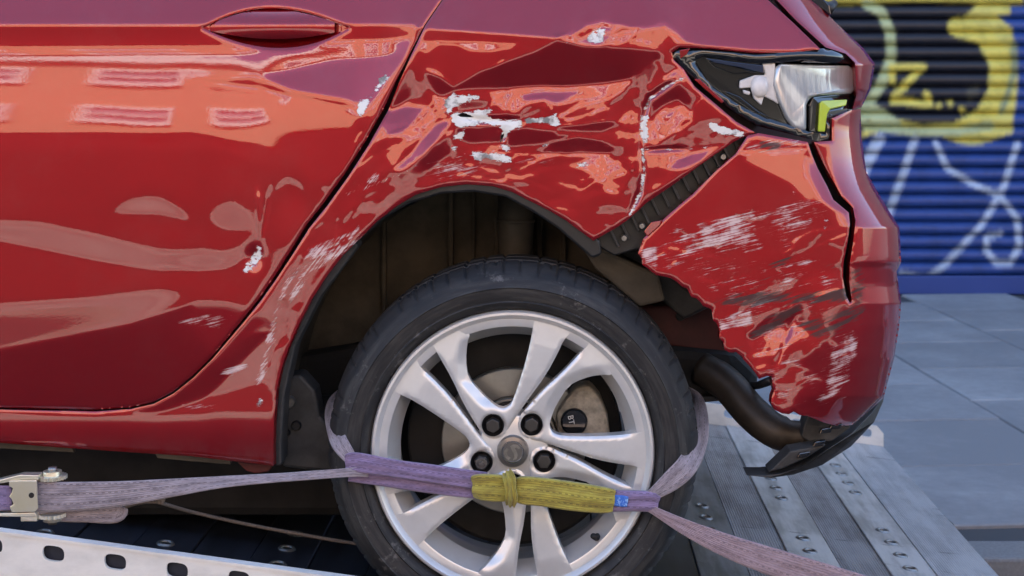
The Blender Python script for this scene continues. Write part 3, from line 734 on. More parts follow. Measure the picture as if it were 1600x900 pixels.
dl(0, A4([(890, 365), (800, 412), (705, 480), (675, 545)]), 1.8); dl(0, A4([(660, 760), (668, 830), (668, 900)]) + [(1002, 298), (984, 337)], 2.0); dl(0, A4([(660, 772), (800, 768), (960, 765), (1100, 745)]), 1.6, .75)
dm(0, R3([(180, 540), (240, 558), (362, 590), (350, 612), (250, 602), (200, 580)]))
dm(0, [(404, 376), (412, 400), (402, 412), (384, 430), (377, 424), (386, 410), (398, 392)], .8)
dm(0, [(402, 622), (408, 618), (412, 628), (408, 638), (402, 636)])
dm(0, A5([(230, 310), (270, 310), (265, 365), (240, 350)]), .6); dm(0, A5([(395, 440), (420, 440), (410, 530), (390, 540)]), .5)
for q_ in ([(268, 500), (330, 490), (372, 492), (345, 515), (280, 510)], [(335, 580), (380, 563), (398, 572), (360, 590)], [(268, 634), (330, 629), (368, 634), (300, 642)], [(480, 395), (560, 350), (575, 375), (500, 420), (460, 470), (445, 480)]): dm(1, q_, .95, 3)
dl(1, [(548, 362), (488, 392), (455, 432), (430, 490), (415, 560), (404, 600)], 7, .95, 4)
dl(1, [(545, 300), (640, 265)], 8, .6, 5)
dm(1, A3([(340, 720), (520, 660), (720, 690), (760, 760), (560, 800), (380, 810)]), .8, 8)
dm(1, A3([(20, 800), (120, 750), (140, 780), (60, 830)]), .9, 3)
dm(1, A4([(-150, 790), (300, 780), (500, 800), (300, 860), (-100, 850)]), .5, 5)
dm(1, [(1015, 395), (1060, 350), (1180, 325), (1280, 300), (1300, 330), (1230, 385), (1130, 400), (1040, 430)], .75, 8)
dm(1, [(1000, 385), (1030, 380), (1030, 425), (1003, 412)], .95, 4)
dm(1, [(1080, 345), (1150, 335), (1190, 350), (1150, 385), (1100, 395)], .95, 4)
dm(1, B6([(340, 620), (500, 570), (510, 640), (360, 690)]), 1.0, 3)
dm(1, B6([(560, 390), (820, 340), (760, 380), (620, 410)]), .95, 3); dm(1, B6([(250, 470), (400, 470), (340, 510)]), .9, 3)
dm(1, B6([(840, 760), (960, 640), (980, 740), (940, 900), (860, 1000), (760, 1040), (820, 900)]), .9, 6)
dm(1, [(1040, 400), (1310, 400), (1330, 640), (1210, 640), (1120, 480)], .58, 10)
dm(1, [(1160, 215), (1255, 215), (1258, 240), (1165, 240)], .8, 4)
for q_, v in (([(300, 545), (480, 510), (720, 508), (930, 485), (930, 548), (700, 552), (400, 566)], 1.), ([(460, 490), (600, 428), (570, 485)], .9), ([(520, 385), (690, 340), (640, 385)], .95), ([(480, 700), (560, 620), (730, 540), (725, 590), (600, 660), (500, 725)], 1.), ([(700, 640), (960, 555), (995, 640), (800, 725), (760, 700)], .85), ([(780, 385), (950, 370), (930, 405)], .7), ([(380, 800), (480, 640), (560, 640), (520, 800)], .3)):
    dm(2, B6(q_), v * .9, 4)
dm(2, B6([(935, 380), (1000, 370), (1005, 650), (950, 640)]), .62, 5)
dm(2, A3([(540, 430), (592, 408), (700, 457), (570, 448)]), 1.08, 1); dm(2, A3([(796, 545), (832, 508), (822, 560), (795, 598)]), 1.08, 1); dm(2, A3([(650, 652), (700, 668), (760, 690), (700, 680)]), 1.05, 1); dm(2, A5([(80, 95), (190, 100), (180, 140), (90, 130)]), .9, 2)

car = empty('damaged_car', (-.0787, .5, .2226))
tag(car, 'red hatchback with a crushed rear quarter and torn bumper, strapped onto the tow bed', 'car')
def body(name, poly, holes, parent=car, step=2.4, depth=.012, wrapped=False, inset=1.0):
    v, f, loops = sheet(poly, holes, step)
    Y = ysample(v)(YF)
    if wrapped: Y = Y + wrap(v)
    Y = Y + .002 * np.exp(-np.min([segdist(v, l) for l in loops], 0) / 2.2)         # rolled edge
    pos = Parr(v, Y); f = f[:, ::-1] if True else f
    # orient towards the camera
    a, b, c = pos[f[0]]; 
    if np.cross(b - a, c - a)[1] > 0: f = f[:, ::-1]
    sm = ysample(v); at = np.stack([sm(DM[i]) for i in range(4)], 1)
    def back(pb):
        b = pb.copy(); b[:, 1] += depth; b[:, 0] += (0 - b[:, 0]) * 0.004; return b
    return thick_sheet(name, pos, f, back, M['paint'], parent, at)
# door outline and the shut line behind it
seam = [(705, -60), (690, 0), (664, 38), (641, 82), (618, 128), (600, 168), (570, 222), (538, 272), (505, 318), (478, 352), (452, 395), (430, 430), (405, 466), (380, 498), (330, 558), (300, 588), (270, 612), (240, 628), (205, 636), (150, 640), (0, 637), (-420, 632)]
gapw = np.interp([p[1] for p in seam], [-60, 40, 100, 170, 350, 430, 560, 640], [1.2, 1.5, 4, 8, 7, 5, 3.5, 3])
def offset(pl, wds):
    out = []
    for i, p in enumerate(pl):
        a = np.array(pl[max(i - 1, 0)]); b = np.array(pl[min(i + 1, len(pl) - 1)]); t = (b - a) / np.hypot(*(b - a)); n = np.array([-t[1], t[0]])
        out.append(tuple(np.array(p) + n * wds[i]))
    return out
side = offset(seam, -gapw)         # quarter-panel side of the gap
if side[5][0] < seam[5][0]: side = offset(seam, gapw)
t_ = np.linspace(0, 2 * math.pi, 41)[:-1]
lens = [(431 + 114 * math.copysign(abs(math.cos(a)) ** 1.0, math.cos(a)) , 43 + 33 * math.copysign(abs(math.sin(a)) ** 1.45, math.sin(a))) for a in t_]
lens = [(431 + 114 * s, 44 - 31 * (1 - s * s) * (1 - .12 * s)) for s in np.linspace(-1, 1, 24)] + [(431 + 114 * s, 44 + 31 * (1 - s * s) * (1 + .1 * s)) for s in np.linspace(1, -1, 24)[1:-1]]
door = body('rear_door', [(-420, -60)] + seam, [lens])
def subsheet(name, poly, fy, m, parent, step=3.0, depth=.006):
    v, f, loops = sheet(poly, [], step); d = segdist(v, loops[0]); pos = Parr(v, fy(v, d))
    a, b, c = pos[f[0]]
    if np.cross(b - a, c - a)[1] > 0: f = f[:, ::-1]
    def back(pb): b = pb.copy(); b[:, 1] += depth; return b
    at = np.zeros((len(v), 4)); return thick_sheet(name, pos, f, back, m, parent, at)
cupy = lambda v, d: ysample(v)(YF) + .001 + .030 * np.clip(1 - ((v[:, 0] - 431) / 116) ** 2, 0, 1) * np.clip(1 - np.abs((v[:, 1] - 44) / 34) ** 2.2, 0, 1)
subsheet('handle_cup', [((x - 431) * 1.015 + 431, (y - 44) * 1.03 + 44) for x, y in lens], cupy, M['paint'], door)
bar = [(431 + 111 * s, 43 - 28 * (1 - s * s) * (1 - .12 * s)) for s in np.linspace(-1, 1, 24)] + [(431 + 111 * s, 46 + 15 * (1 - s * s)) for s in np.linspace(1, -1, 24)[1:-1]]
hb = lambda v, d: ysample(v)(YF) + .012 - .020 * np.clip(1 - ((v[:, 0] - 431) / 114) ** 2, 0, 1) ** .8 * np.sqrt(np.clip(1 - ((v[:, 1] - 40) / 26) ** 2, 0.02, 1))
subsheet('door_handle', [p for p in bar if p[0] < 527] , hb, M['paint'], door)
subsheet('lock_cap', [p for p in bar if p[0] > 530], hb, M['paint'], door)
# quarter panel, sill and arch in one pressing
arch = [(428, 728), (427, 700), (428, 660), (432, 610), (440, 575), (452, 540), (468, 505), (487, 468), (508, 435), (533, 402), (560, 375), (590, 345), (620, 322), (650, 304), (690, 292), (730, 288), (770, 291), (800, 300), (830, 315), (860, 330), (885, 345), (905, 360), (927, 376)]
crackedge = [(945, 366), (966, 354), (983, 342), (1010, 317), (1050, 290), (1083, 266), (1115, 243), (1146, 222), (1160, 215)]
lamp = [(1180, 207), (1150, 190), (1115, 160), (1085, 135), (1068, 108), (1052, 93), (1050, 82), (1062, 74), (1110, 76), (1180, 83), (1240, 82), (1282, 77)]
qp = side[::-1] + [(705 + 4, -62)] 
quarter = body('quarter_panel', [(-420, 692), (0, 692), (120, 701), (300, 713), (428, 728)] + arch[1:] + crackedge + lamp + [(1240, 36), (1200, 0), (1160, -60)] + side, [])
tail_poly = [(1168, 212), (1185, 208), (1230, 216), (1262, 222), (1268, 240), (1277, 262), (1292, 290), (1302, 312), (1326, 332), (1328, 350), (1324, 380), (1318, 410), (1317, 435), (1322, 462), (1328, 474), (1331, 470), (1327, 440), (1328, 410), (1333, 380), (1337, 345), (1333, 325), (1316, 308), (1303, 285), (1288, 258), (1278, 238), (1272, 222), (1300, 220), (1300, 185), (1330, 172), (1345, 170)]
sil = [(x, y) for y, x in SIL if 180 <= y <= 640]
torn = [(1380, 622), (1360, 640), (1332, 664), (1310, 666), (1286, 660), (1262, 650), (1240, 643), (1222, 646), (1210, 640), (1206, 620), (1207, 600), (1206, 588), (1186, 592), (1174, 575), (1160, 558), (1150, 550), (1132, 546), (1124, 528), (1120, 505), (1112, 484), (1088, 466), (1066, 448), (1046, 434), (1020, 426), (1004, 414), (997, 396), (1006, 372), (1032, 347), (1060, 322), (1083, 303), (1120, 266), (1150, 240)]
tr_ = random.Random(5); tn = []
for i in range(len(torn)):
    a = np.array(torn[i], float); tn.append(tuple(a))
    if 4 < i < 25:
        b = np.array(torn[i + 1], float); L_ = np.hypot(*(b - a)); k_ = int(L_ // 7)
        for j in range(1, k_): tn.append(tuple(a + (b - a) * j / k_ + np.array((tr_.uniform(-3.4, 3.4), tr_.uniform(-3.4, 3.4)))))
torn = tn
bumper = body('rear_bumper', tail_poly + sil + torn, [], wrapped=True, depth=.02)
# tailgate strip right of the lamp, the hatch gap, glass and wiper
tg = [(1207, -60), (1232, -24), (1262, 8), (1292, 38), (1322, 66), (1352, 92), (1356, 98), (1342, 168), (1330, 172), (1334, 100), (1328, 84), (1300, 80), (1286, 72), (1240, 30), (1206, -8), (1180, -60)]
tailgate = body('tailgate', [(1180, -60), (1206, -8), (1244, 32), (1290, 74), (1322, 84), (1336, 98), (1338, 150), (1332, 171), (1346, 168)] + [(1360, 140), (1367, 100), (1350, 76), (1312, 41), (1285, 14), (1262, -4), (1230, -20), (1210, -60)], [], wrapped=True, depth=.25)
gl = extr('rear_window', [(1215, -60), (1232, -18), (1262, -2), (1284, 14), (1299, 24), (1296, 8), (1276, -14), (1250, -60)], .12, .03, M['glass'], car)
tube('wiper_arm', [P(1265, -12, .2), P(1282, 6, .19), P(1295, 14, .19), P(1305, 4, .2)], [.008, .010, .013, .006], M['plastic'], car)
extr('tailgate_badge', [(1349, 266), (1353, 265), (1357, 276), (1354, 284), (1351, 281)], .17, .12, M['chrome'], car, .001)
# solid body behind the skins, so that no daylight passes through the gaps
def shell(poly, y0, th_, name, m=M['gap']): return extr(name, poly, y0, th_, m, car, 0)
shell([(-420, -60), (1150, -60), (1200, 0), (1285, 78), (1180, 200), (1090, 265), (985, 345), (940, 330), (820, 296), (740, 278), (660, 292), (560, 360), (480, 460), (430, 590), (425, 700), (-420, 690)], .075, .05, 'inner_panel', M['shell'])
extr('bumper_backing', [(1170, 225), (1335, 225), (1335, 480), (1200, 500), (1060, 420), (1040, 370)], .085, .02, M['gap'], car, 0)
hidden_body = extr('body_shell', [(-420, -60), (1150, -60), (1260, 60), (1330, 110), (1310, 300), (1330, 420), (1300, 560), (1120, 470), (1010, 390), (420, 390), (400, 700), (-420, 680)], .55, 1.05, M['shell'], car, .02)
# ------------------------------------------------------------------ tail lamp
L3 = R3
def lampy(base): return lambda x, y: base + .16 * (1 - math.sqrt(1 - min(max((x - 1230) / 122, 0), .99) ** 2.4))
lamp_o = L3([(25, 240), (35, 218), (60, 206), (200, 216), (400, 236), (700, 216), (800, 232), (838, 260), (858, 300), (862, 420), (852, 490), (800, 505), (742, 520), (740, 640), (660, 625), (560, 600), (400, 560), (250, 460), (120, 355), (60, 310)])
lamp_i = L3([(130, 270), (170, 252), (300, 270), (430, 285), (600, 272), (820, 285), (842, 310), (845, 415), (830, 480), (720, 500), (715, 600), (640, 588), (560, 560), (430, 520), (330, 470), (200, 380)])
tl = extr('tail_lamp', lamp_o, lampy(.035), .09, M['gloss_black'], car, .004); tl['label'] = 'broken rear lamp with its red lens smashed away'
def ring(name, o_, i_, Yb, m, parent):
    v, f, loops = sheet(o_, [i_], 7.0, bstep=5.0); d = segdist(v, loops[0]); d2 = segdist(v, loops[1])
    Y = np.array([lampy(Yb)(*p) for p in v]) - .010 * np.clip(np.minimum(d, d2) / 8, 0, 1) ** .6; pos = Parr(v, Y); a, b, c = pos[f[0]]
    if np.cross(b - a, c - a)[1] > 0: f = f[:, ::-1]
    def back(pb): b = pb.copy(); b[:, 1] += .03; return b
    return thick_sheet(name, pos, f, back, m, parent)
ring('lamp_bezel', lamp_o, lamp_i, .008, M['gloss_black'], tl)
wr = L3([(492, 292), (520, 284), (820, 292), (842, 305), (850, 330), (852, 400), (832, 420), (680, 428), (645, 440), (632, 470), (632, 590), (570, 575), (540, 530), (505, 450), (482, 380)])
extr('white_reflector', wr, lampy(.005), .025, M['white_refl'], tl, .007, True)
extr('indicator_housing', L3([(640, 470), (660, 432), (852, 412), (862, 430), (850, 495), (745, 522), (742, 600), (640, 592)]), lampy(.008), .02, M['gloss_black'], tl, .003)
extr('indicator_strip', L3([(688, 460), (700, 450), (812, 444), (806, 472), (735, 488), (722, 510), (712, 588), (680, 588)]), lampy(.003), .01, M['lime'], tl, .002)
extr('lamp_rib', L3([(600, 278), (640, 252), (800, 255), (835, 285)]), lampy(.003), .015, M['gloss_black'], tl, .003)
for pl in ([(432, 282), (490, 282), (488, 400), (505, 465), (480, 450), (440, 430), (428, 470), (395, 440), (380, 390), (330, 395), (332, 360), (400, 335), (445, 335)], [(345, 400), (380, 410), (375, 425), (350, 418)]):
    extr('broken_mount', L3(pl), .012, .012, M['broken'], tl, .002)
bm = bmesh.new()
r_ = bmesh.ops.create_uvsphere(bm, u_segments=20, v_segments=12, radius=.0155); c_ = Vector(P(1187, 135, .012)); bmesh.ops.transform(bm, matrix=Matrix.Translation(c_) @ Matrix.Diagonal((1, .7, 1.25, 1)), verts=r_['verts'])
from_bm('bulb_holder', bm, M['broken'], tl, True)
for pl in ([(180, 262), (430, 325), (300, 330), (220, 300)], [(250, 400), (400, 500), (520, 545), (420, 500), (330, 430)]): extr('lamp_louvre', L3(pl), .02, .012, M['gloss_black'], tl, .002)

M['red_lens'] = mat('red_lens', (.25, .004, .006), .06, 0, .8)
for pl in ([(842, 262), (858, 298), (862, 420), (856, 420), (848, 305), (832, 270)], [(128, 355), (250, 462), (262, 452), (150, 350)], [(62, 224), (110, 216), (96, 240), (66, 262)]): extr('lens_shard', L3(pl), lampy(-.006), .006, M['red_lens'], tl, .001)
extr('smoked_cover', L3([(172, 258), (300, 276), (436, 292), (440, 326), (330, 300), (220, 280)]), .006, .004, mat('blue_black_cover', (.02, .03, .06), .06, 0, .5), tl, .001)
# ------------------------------------------------------------------ black bracket in the gap, arch trim
br = extr('bumper_bracket', [(925, 380), (960, 345), (1010, 308), (1083, 258), (1140, 212), (1175, 205), (1160, 240), (1120, 272), (1085, 308), (1040, 350), (1012, 385), (960, 400)], .03, .03, M['plastic'], car, .003)
for k in range(13):
    u = k / 12; a = np.array((960 + 190 * u, 372 - 148 * u)); extr('bracket_rib', [tuple(a + o_) for o_ in ((-9, -13), (-5, -15), (9, 13), (5, 15))], .016, .02, M['plastic'] if k % 3 else M['dirty_black'], br, .001)
for k, (x, y) in enumerate(((1003, 353), (975, 372), (1130, 245))): lathe('bracket_screw', [(0, -.004), (.0045, -.004), (.006, 0), (.006, .004)], P(x, y, .014), M['steel'], br, 12)
trim_in = [(560, 378), (600, 342), (640, 318), (690, 303), (740, 300), (790, 308), (830, 330), (870, 356), (900, 382), (925, 404), (940, 398), (938, 376), (905, 352), (860, 322), (800, 292), (730, 280), (650, 296), (590, 338), (552, 375)]
extr('arch_trim', trim_in, .0, .05, M['plastic'], car, .006)
extr('arch_flange', [(428, 728), (440, 728), (440, 690), (444, 620), (462, 540), (500, 465), (560, 385), (552, 372), (490, 455), (450, 530), (434, 600), (428, 680)], .0, .06, M['dirty_black'], car, .004)
# liner: a curved shell around the wheel with a flat inner wall and pressed ribs
WC = Vector(P(801, 707, 0)); WR = .3185
V, F = [], []; n = 44; ys = (.03, .12, .22, .33, .42)
for k in range(n):
    a = R(27 + 161 * k / (n - 1))
    for j, y in enumerate(ys):
        rr = .44 - .015 * (j == 4); V.append((WC.x + .005 + rr * math.cos(a), y, WC.z + .02 + rr * math.sin(a)))
for k in range(n - 1):
    for j in range(4): F.append((k * 5 + j, k * 5 + j + 1, (k + 1) * 5 + j + 1, (k + 1) * 5 + j))
liner = obj('arch_liner', V, F, M['liner'], car, True)
back_w = extr('inner_wall', [(400, 640), (420, 480), (520, 330), (640, 260), (960, 260), (1080, 340), (1200, 440), (1200, 560), (1100, 560), (620, 520), (470, 555), (440, 600)], .40, .02, M['liner'], car, 0)
for (x0, x1, d_) in ((596, 603, .02), (700, 708, .03), (738, 742, .02), (772, 780, .03), (838, 848, .04), (876, 884, .02)): extr('pressed_rib', [(x0, 280), (x1, 280), (x1, 520), (x0, 520)], .40 - d_, d_ + .006, M['liner'], back_w, .003)
tube('damper', [P(806, 300, .3), P(806, 350, .3), P(805, 400, .3), P(803, 470, .3)], [.034, .034, .033, .033], M['strut'], car, 24)
tube('damper_ring', [P(806, 341, .3), P(806, 347, .3)], [.037, .037], M['strut'], car, 24)
extr('liner_bracket', [(900, 372), (950, 392), (1030, 430), (1040, 470), (1000, 480), (930, 420)], .10, .06, M['liner'], car, .006)
extr('liner_bracket', [(940, 380), (1000, 392), (1060, 440), (1110, 480), (1070, 500), (1010, 450)], .16, .05, M['dirty_black'], car, .006)
rp = extr('rear_crossmember', [(990, 478), (1125, 476), (1150, 556), (1030, 540), (990, 500)], .24, .08, M['redunder'], car, .006)
lathe('drain_hole', [(0, -.001), (.0075, -.001), (.0085, .003)], P(1063, 495, .236), M['gap'], rp, 18)
lo = extr('sill_end_bracket', [(440, 590), (470, 585), (492, 610), (500, 650), (540, 690), (530, 740), (440, 730)], .09, .06, M['dirty_black'], car, .006)
for x, y, r_ in ((452, 628, .009), (463, 665, .007), (447, 676, .006)): lathe('bracket_bolt', [(0, -.006), (r_, -.006), (r_ * 1.3, 0), (r_ * 1.3, .004)], P(x, y, .088), M['steel'] if r_ > .008 else M['gap'], lo, 14)
tube('brake_hose', [P(*p) for p in ((455, 590, .1), (470, 600, .1), (478, 630, .11), (480, 680, .12))], .006, M['plastic'], car)
box('underbody', (-.95, .95, .45), (1.5, 1.25, .23), M['under'], car, .02)
box('far_sill', (-.95, 1.62, .36), (1.5, .1, .26), M['under'], car, .02)
extr('pinch_weld', [(-420, 684), (0, 690), (112, 699), (116, 707), (0, 701), (-420, 696)], .02, .012, M['strut'], car, .001)
extr('pinch_weld', [(240, 704), (362, 716), (360, 726), (300, 721), (246, 716)], .02, .012, M['strut'], car, .001)
extr('jacking_point', [(370, 722), (426, 727), (420, 737), (398, 740), (384, 736)], .02, .03, M['redunder'], car, .002)
extr('bumper_tab', [(1006, 362), (1018, 347), (1034, 344), (1031, 352), (1012, 369)], -.012, .006, M['paint'], car, .001)
box('axle_beam', (WC.x, .85, WC.z - .02), (.13, 1.1, .10), M['under'], car, .02)
extr('fuel_tank', [(430, 560), (620, 530), (640, 720), (440, 740)], .36, .3, M['under'], car, .02)
mf = extr('silencer', [(1020, 540), (1150, 552), (1190, 590), (1180, 622), (1080, 630), (1020, 625)], .22, .35, M['under'], car, .03)
extr('heat_shield_lip', [(1050, 624), (1130, 618), (1130, 626), (1050, 634)], .2, .3, M['gap'], mf, .002)
tube('exhaust_pipe', catmull([P(1095, 575, .22), P(1135, 600, .19), P(1175, 645, .15), P(1215, 675, .12), P(1262, 682, .11)], 5), [.031] * 3 + [.032] * 10 + [.031] * 4 + [.026] * 4, M['pipe'], car, 20)
tube('exhaust_hanger', [P(1160, 604, .2), P(1185, 602, .16), P(1206, 594, .1)], [.008, .007, .008], M['plastic'], car)
# torn black valance under the bumper
val = [(1166, 743), (1195, 743), (1220, 740), (1247, 732), (1290, 704), (1330, 678), (1362, 645), (1382, 617), (1380, 628), (1366, 660), (1330, 698), (1285, 727), (1240, 742), (1205, 747)]
vl = extr('valance', val, lambda x, y: .03 + .16 * max(0, (x - 1230) / 150) ** 2, .06, M['dirty_black'], car, .002)
extr('valance_shelf', [(1262, 645), (1300, 662), (1330, 668), (1300, 690), (1262, 690), (1252, 682)], .07, .05, M['dirty_black'], vl, .003)
extr('valance_shelf', [(1235, 705), (1262, 700), (1292, 695), (1262, 715), (1222, 733), (1200, 738)], .028, .05, M['dirty_black'], vl, .003)
for x, y in ((1290, 674), (1305, 668), (1280, 694), (1255, 712)):
    a = np.array((x, y)); extr('valance_clip', [tuple(a + o_) for o_ in ((-10, 4), (-6, -3), (11, -6), (8, 2))], .02, .012, M['gloss_black'], vl, .001)

# ------------------------------------------------------------------ wheel
wh_c = (WC.x, 0.0, WC.z); U = D0 / FPX
rimp = [(.2415, .05), (.2425, .012), (.2425, .0), (.2395, -.005), (.2355, -.0055), (.231, -.002), (.228, .0025), (.2165, .0032), (.2145, .0042), (.213, .008), (.2115, .014), (.196, .040), (.1955, .044), (.203, .0445), (.203, .055), (.200, .09), (.206, .12), (.222, .2), (.236, .205)]
wheel = lathe('wheel', rimp, wh_c, M['alloy'], car, 128, 40); wheel['label'] = 'silver alloy wheel with scuffed rim'
# tyre with cut shoulder blocks
tp = [(.2405, .02), (.2440, .004), (.2500, -.006), (.2560, -.0105), (.2575, -.0125), (.2595, -.0105), (.2700, -.0145), (.2800, -.0155), (.2815, -.0172), (.2835, -.0155), (.2900, -.0125), (.2980, -.006), (.3045, .003), (.3085, .012), (.3120, .020), (.3150, .030), (.3170, .042), (.3178, .055), (.3130, .0565), (.3130, .064), (.3182, .066), (.3185, .10), (.3130, .1015), (.3130, .109), (.3185, .1105), (.3180, .15), (.310, .19), (.29, .212), (.25, .205)]
tp = [(r + max(0, (r - .25) / .068) * .004, y) for r, y in tp]
N = 480; V, F = lathe_vf(tp, wh_c, N); V = np.array(V).reshape(N, len(tp), 3)
for k in range(N):
    ph = (k * 1.0 / N * 62) % 1.0; ph2 = (k / N * 124 + .2) % 1.0
    a = 2 * math.pi * k / N; dv = np.array([math.cos(a), 0, math.sin(a)])
    for i, (r, y) in enumerate(tp):
        if 12 <= i <= 17 and ph < .12: V[k, i] -= dv * (.003 if i > 12 else .001); 
        if 12 <= i <= 14 and ph < .12: V[k, i, 1] += .003
        if 15 <= i <= 17 and ph2 < .12: V[k, i] -= dv * .003
        if i in (20, 21, 24, 25) and ph < .1: V[k, i] -= dv * .004
def tyre_mat():
    m = mat('dusty_tyre_rubber', (.022, .022, .024), .7); k = NT(m); tc = k.n('ShaderNodeTexCoord').outputs['Object']
    sx = k.n('ShaderNodeSeparateXYZ'); k.l(tc, sx.inputs[0])
    rel = k.n('ShaderNodeVectorMath', operation='SUBTRACT'); k.l(tc, rel.inputs[0]); rel.inputs[1].default_value = tuple(Vector(wh_c) - car.location)
    s2 = k.n('ShaderNodeSeparateXYZ'); k.l(rel.outputs[0], s2.inputs[0])
    ang = k.math('ARCTAN2', s2.outputs[2], s2.outputs[0]); rad = k.math('SQRT', k.math('ADD', k.math('POWER', s2.outputs[0], 2.), k.math('POWER', s2.outputs[2], 2.)))
    cb = k.n('ShaderNodeCombineXYZ'); k.l(k.math('MULTIPLY', ang, 2.2), cb.inputs[0]); k.l(k.math('MULTIPLY', rad, 60.), cb.inputs[1])
    a = k.noise(cb.outputs[0], 1.4, 8, .65); b = k.noise(tc, 60, 6, .7); c_ = k.noise(tc, 14, 6, .65)
    col = k.mix(k.step(a, .4, .68), (.011, .011, .012), (.040, .038, .036))
    col = k.mix(k.math('MULTIPLY', k.step(k.math('ADD', k.math('MULTIPLY', b, .5), k.math('MULTIPLY', c_, .5)), .55, .64), .7), col, (.15, .14, .13))
    tread = k.step(rad, .302, .309)
    col = k.mix(k.math('MULTIPLY', tread, .6), col, (.022, .022, .024))
    k.l(col, k.b.inputs['Base Color'])
    bp = k.n('ShaderNodeBump'); bp.inputs['Strength'].default_value = .3; bp.inputs['Distance'].default_value = .002; k.l(k.math('ADD', a, k.math('MULTIPLY', b, .5)), bp.inputs['Height']); k.l(bp.outputs[0], k.b.inputs['Normal'])
    return m
ty = obj('tyre', V.reshape(-1, 3), F, tyre_mat(), wheel, True); sharp(ty, 28)
# spoke pair: one fork of two arms that share a boss round a wheel bolt
fork = [(-136, 174), (-124, 167), (-115, 149), (-95, 114), (-78, 76), (-58, 42), (-48, 26), (-33, 18), (-19, 20), (-9, 30), (1, 48), (29, 88), (52, 120), (72, 157), (80, 176), (92, 188), (78, 200), (60, 206), (34, 208), (31, 190), (26, 163), (15, 123), (1, 80), (-7, 69), (-18, 66), (-31, 73), (-48, 88), (-70, 114), (-74, 140), (-72, 168), (-66, 186), (-78, 198), (-100, 192), (-118, 184)]
def chaikin(p, n=2):
    for _ in range(n):
        q = []
        for i in range(len(p)):
            a, b = np.array(p[i], float), np.array(p[(i + 1) % len(p)], float); q += [tuple(.75 * a + .25 * b), tuple(.25 * a + .75 * b)]
        p = q
    return p
fork_s = chaikin(fork, 1); bc = (-31, 41)
hole = [(bc[0] + 17.5 * math.cos(a), bc[1] + 17.5 * math.sin(a)) for a in np.linspace(0, 2 * math.pi, 29)[:-1]]
v, f, loops = sheet(fork_s, [hole], 4.0, bstep=3.0)
d = segdist(v, loops[0]); dh = segdist(v, loops[1]); rr = np.hypot(*v.T)
face = np.interp(rr, [20, 60, 120, 175, 205], [.010, .007, .002, .0005, .0026])
edge = .0045 * np.clip(1 - d / 3.6, 0, 1) ** 2 * np.interp(rr, [178, 196], [1, 0]) + .003 * np.clip(1 - dh / 4, 0, 1) ** 2
dA = segdist(v, [(-18, 66), (-31, 73), (-48, 88), (-70, 114), (-74, 140), (-72, 168), (-68, 184)], False)
edge = np.maximum(edge, .011 * np.clip(1 - dA / 15, 0, 1) * np.interp(rr, [66, 90, 172, 192], [.2, 1, 1, .15]))
Y = face + edge
def spoke_at(rot):
    ca, sa = math.cos(rot), math.sin(rot)
    x = (v[:, 0] * ca - v[:, 1] * sa) * U; z = (v[:, 0] * sa + v[:, 1] * ca) * U
    pos = np.stack([wh_c[0] + x, Y, wh_c[2] + z], 1); ff = f
    a, b, c = pos[ff[0]]
    if np.cross(b - a, c - a)[1] > 0: ff = ff[:, ::-1]
    def back(pb): b_ = pb.copy(); b_[:, 1] = np.maximum(b_[:, 1] + .008, .030); return b_
    return pos, ff, back
pos, ff, back = spoke_at(0.0)
sp0 = thick_sheet('spoke_pair', pos - np.array(wh_c), ff, back, M['alloy'], None)
sp0.data.transform(Matrix.Identity(4)); sp0.parent = wheel; sp0.location = Vector(wh_c) - world_loc(wheel)
for i in range(1, 5):
    c = sp0.copy(); COL.objects.link(c); c.parent = wheel; c.rotation_euler = (0, -i * 2 * math.pi / 5, 0)
lathe('hub_plate', [(0, .014), (.056, .014), (.060, .016), (.066, .03), (.066, .05)], wh_c, M['alloy'], wheel, 80)
bl0 = None
for i in range(5):
    a = math.atan2(bc[1], bc[0]) + i * 2 * math.pi / 5; r = math.hypot(*bc) * U
    c = Vector((wh_c[0] + r * math.cos(a), 0, wh_c[2] + r * math.sin(a)))
    if bl0 is None:
        Vp, Fp = lathe_vf([(.0188, .006), (.0178, .0085), (.0168, .011), (.0165, .0132), (.0, .0132)], (0, 0, 0), 32)
        bl0 = obj('bolt_pocket', Vp, Fp, M['gap'], wheel, True, local=True); o = bl0
        bm = bmesh.new(); bmesh.ops.create_cone(bm, cap_ends=True, segments=6, radius1=.0138, radius2=.0122, depth=.014, matrix=Matrix.Rotation(R(90), 4, 'X'))
        bmesh.ops.translate(bm, vec=(0, .007, 0), verts=bm.verts[:]); bo0 = from_bm('wheel_bolt', bm, M['bolt'], wheel); bevel(bo0, .0012); b_ = bo0; 
        bm2 = [(tuple(p.co)) for p in bo0.data.vertices]
        for p, w_ in zip(bo0.data.vertices, bm2): pass
        bo0.data.transform(Matrix.Translation(world_loc(wheel)))
    else:
        o = bl0.copy(); COL.objects.link(o); o.parent = wheel; b_ = bo0.copy(); COL.objects.link(b_); b_.parent = wheel
    o.location = c - world_loc(wheel); b_.location = c + Vector((0, .001, 0)) - world_loc(wheel); b_.rotation_euler = (0, rnd.uniform(0, 1), 0)
    if i == 1: 
        lathe('locking_ring', [(0, -.009), (.0035, -.009), (.004, -.005), (.0075, -.005), (.008, -.008), (.0095, -.008), (.010, .004)], c + Vector((0, .004, 0)), M['hub'], wheel, 24)
cap = lathe('centre_cap', [(0, .0035), (.0185, .0035), (.0195, .0020), (.0255, .0035), (.0272, .007), (.0274, .016)], wh_c, M['hub'], wheel, 48)
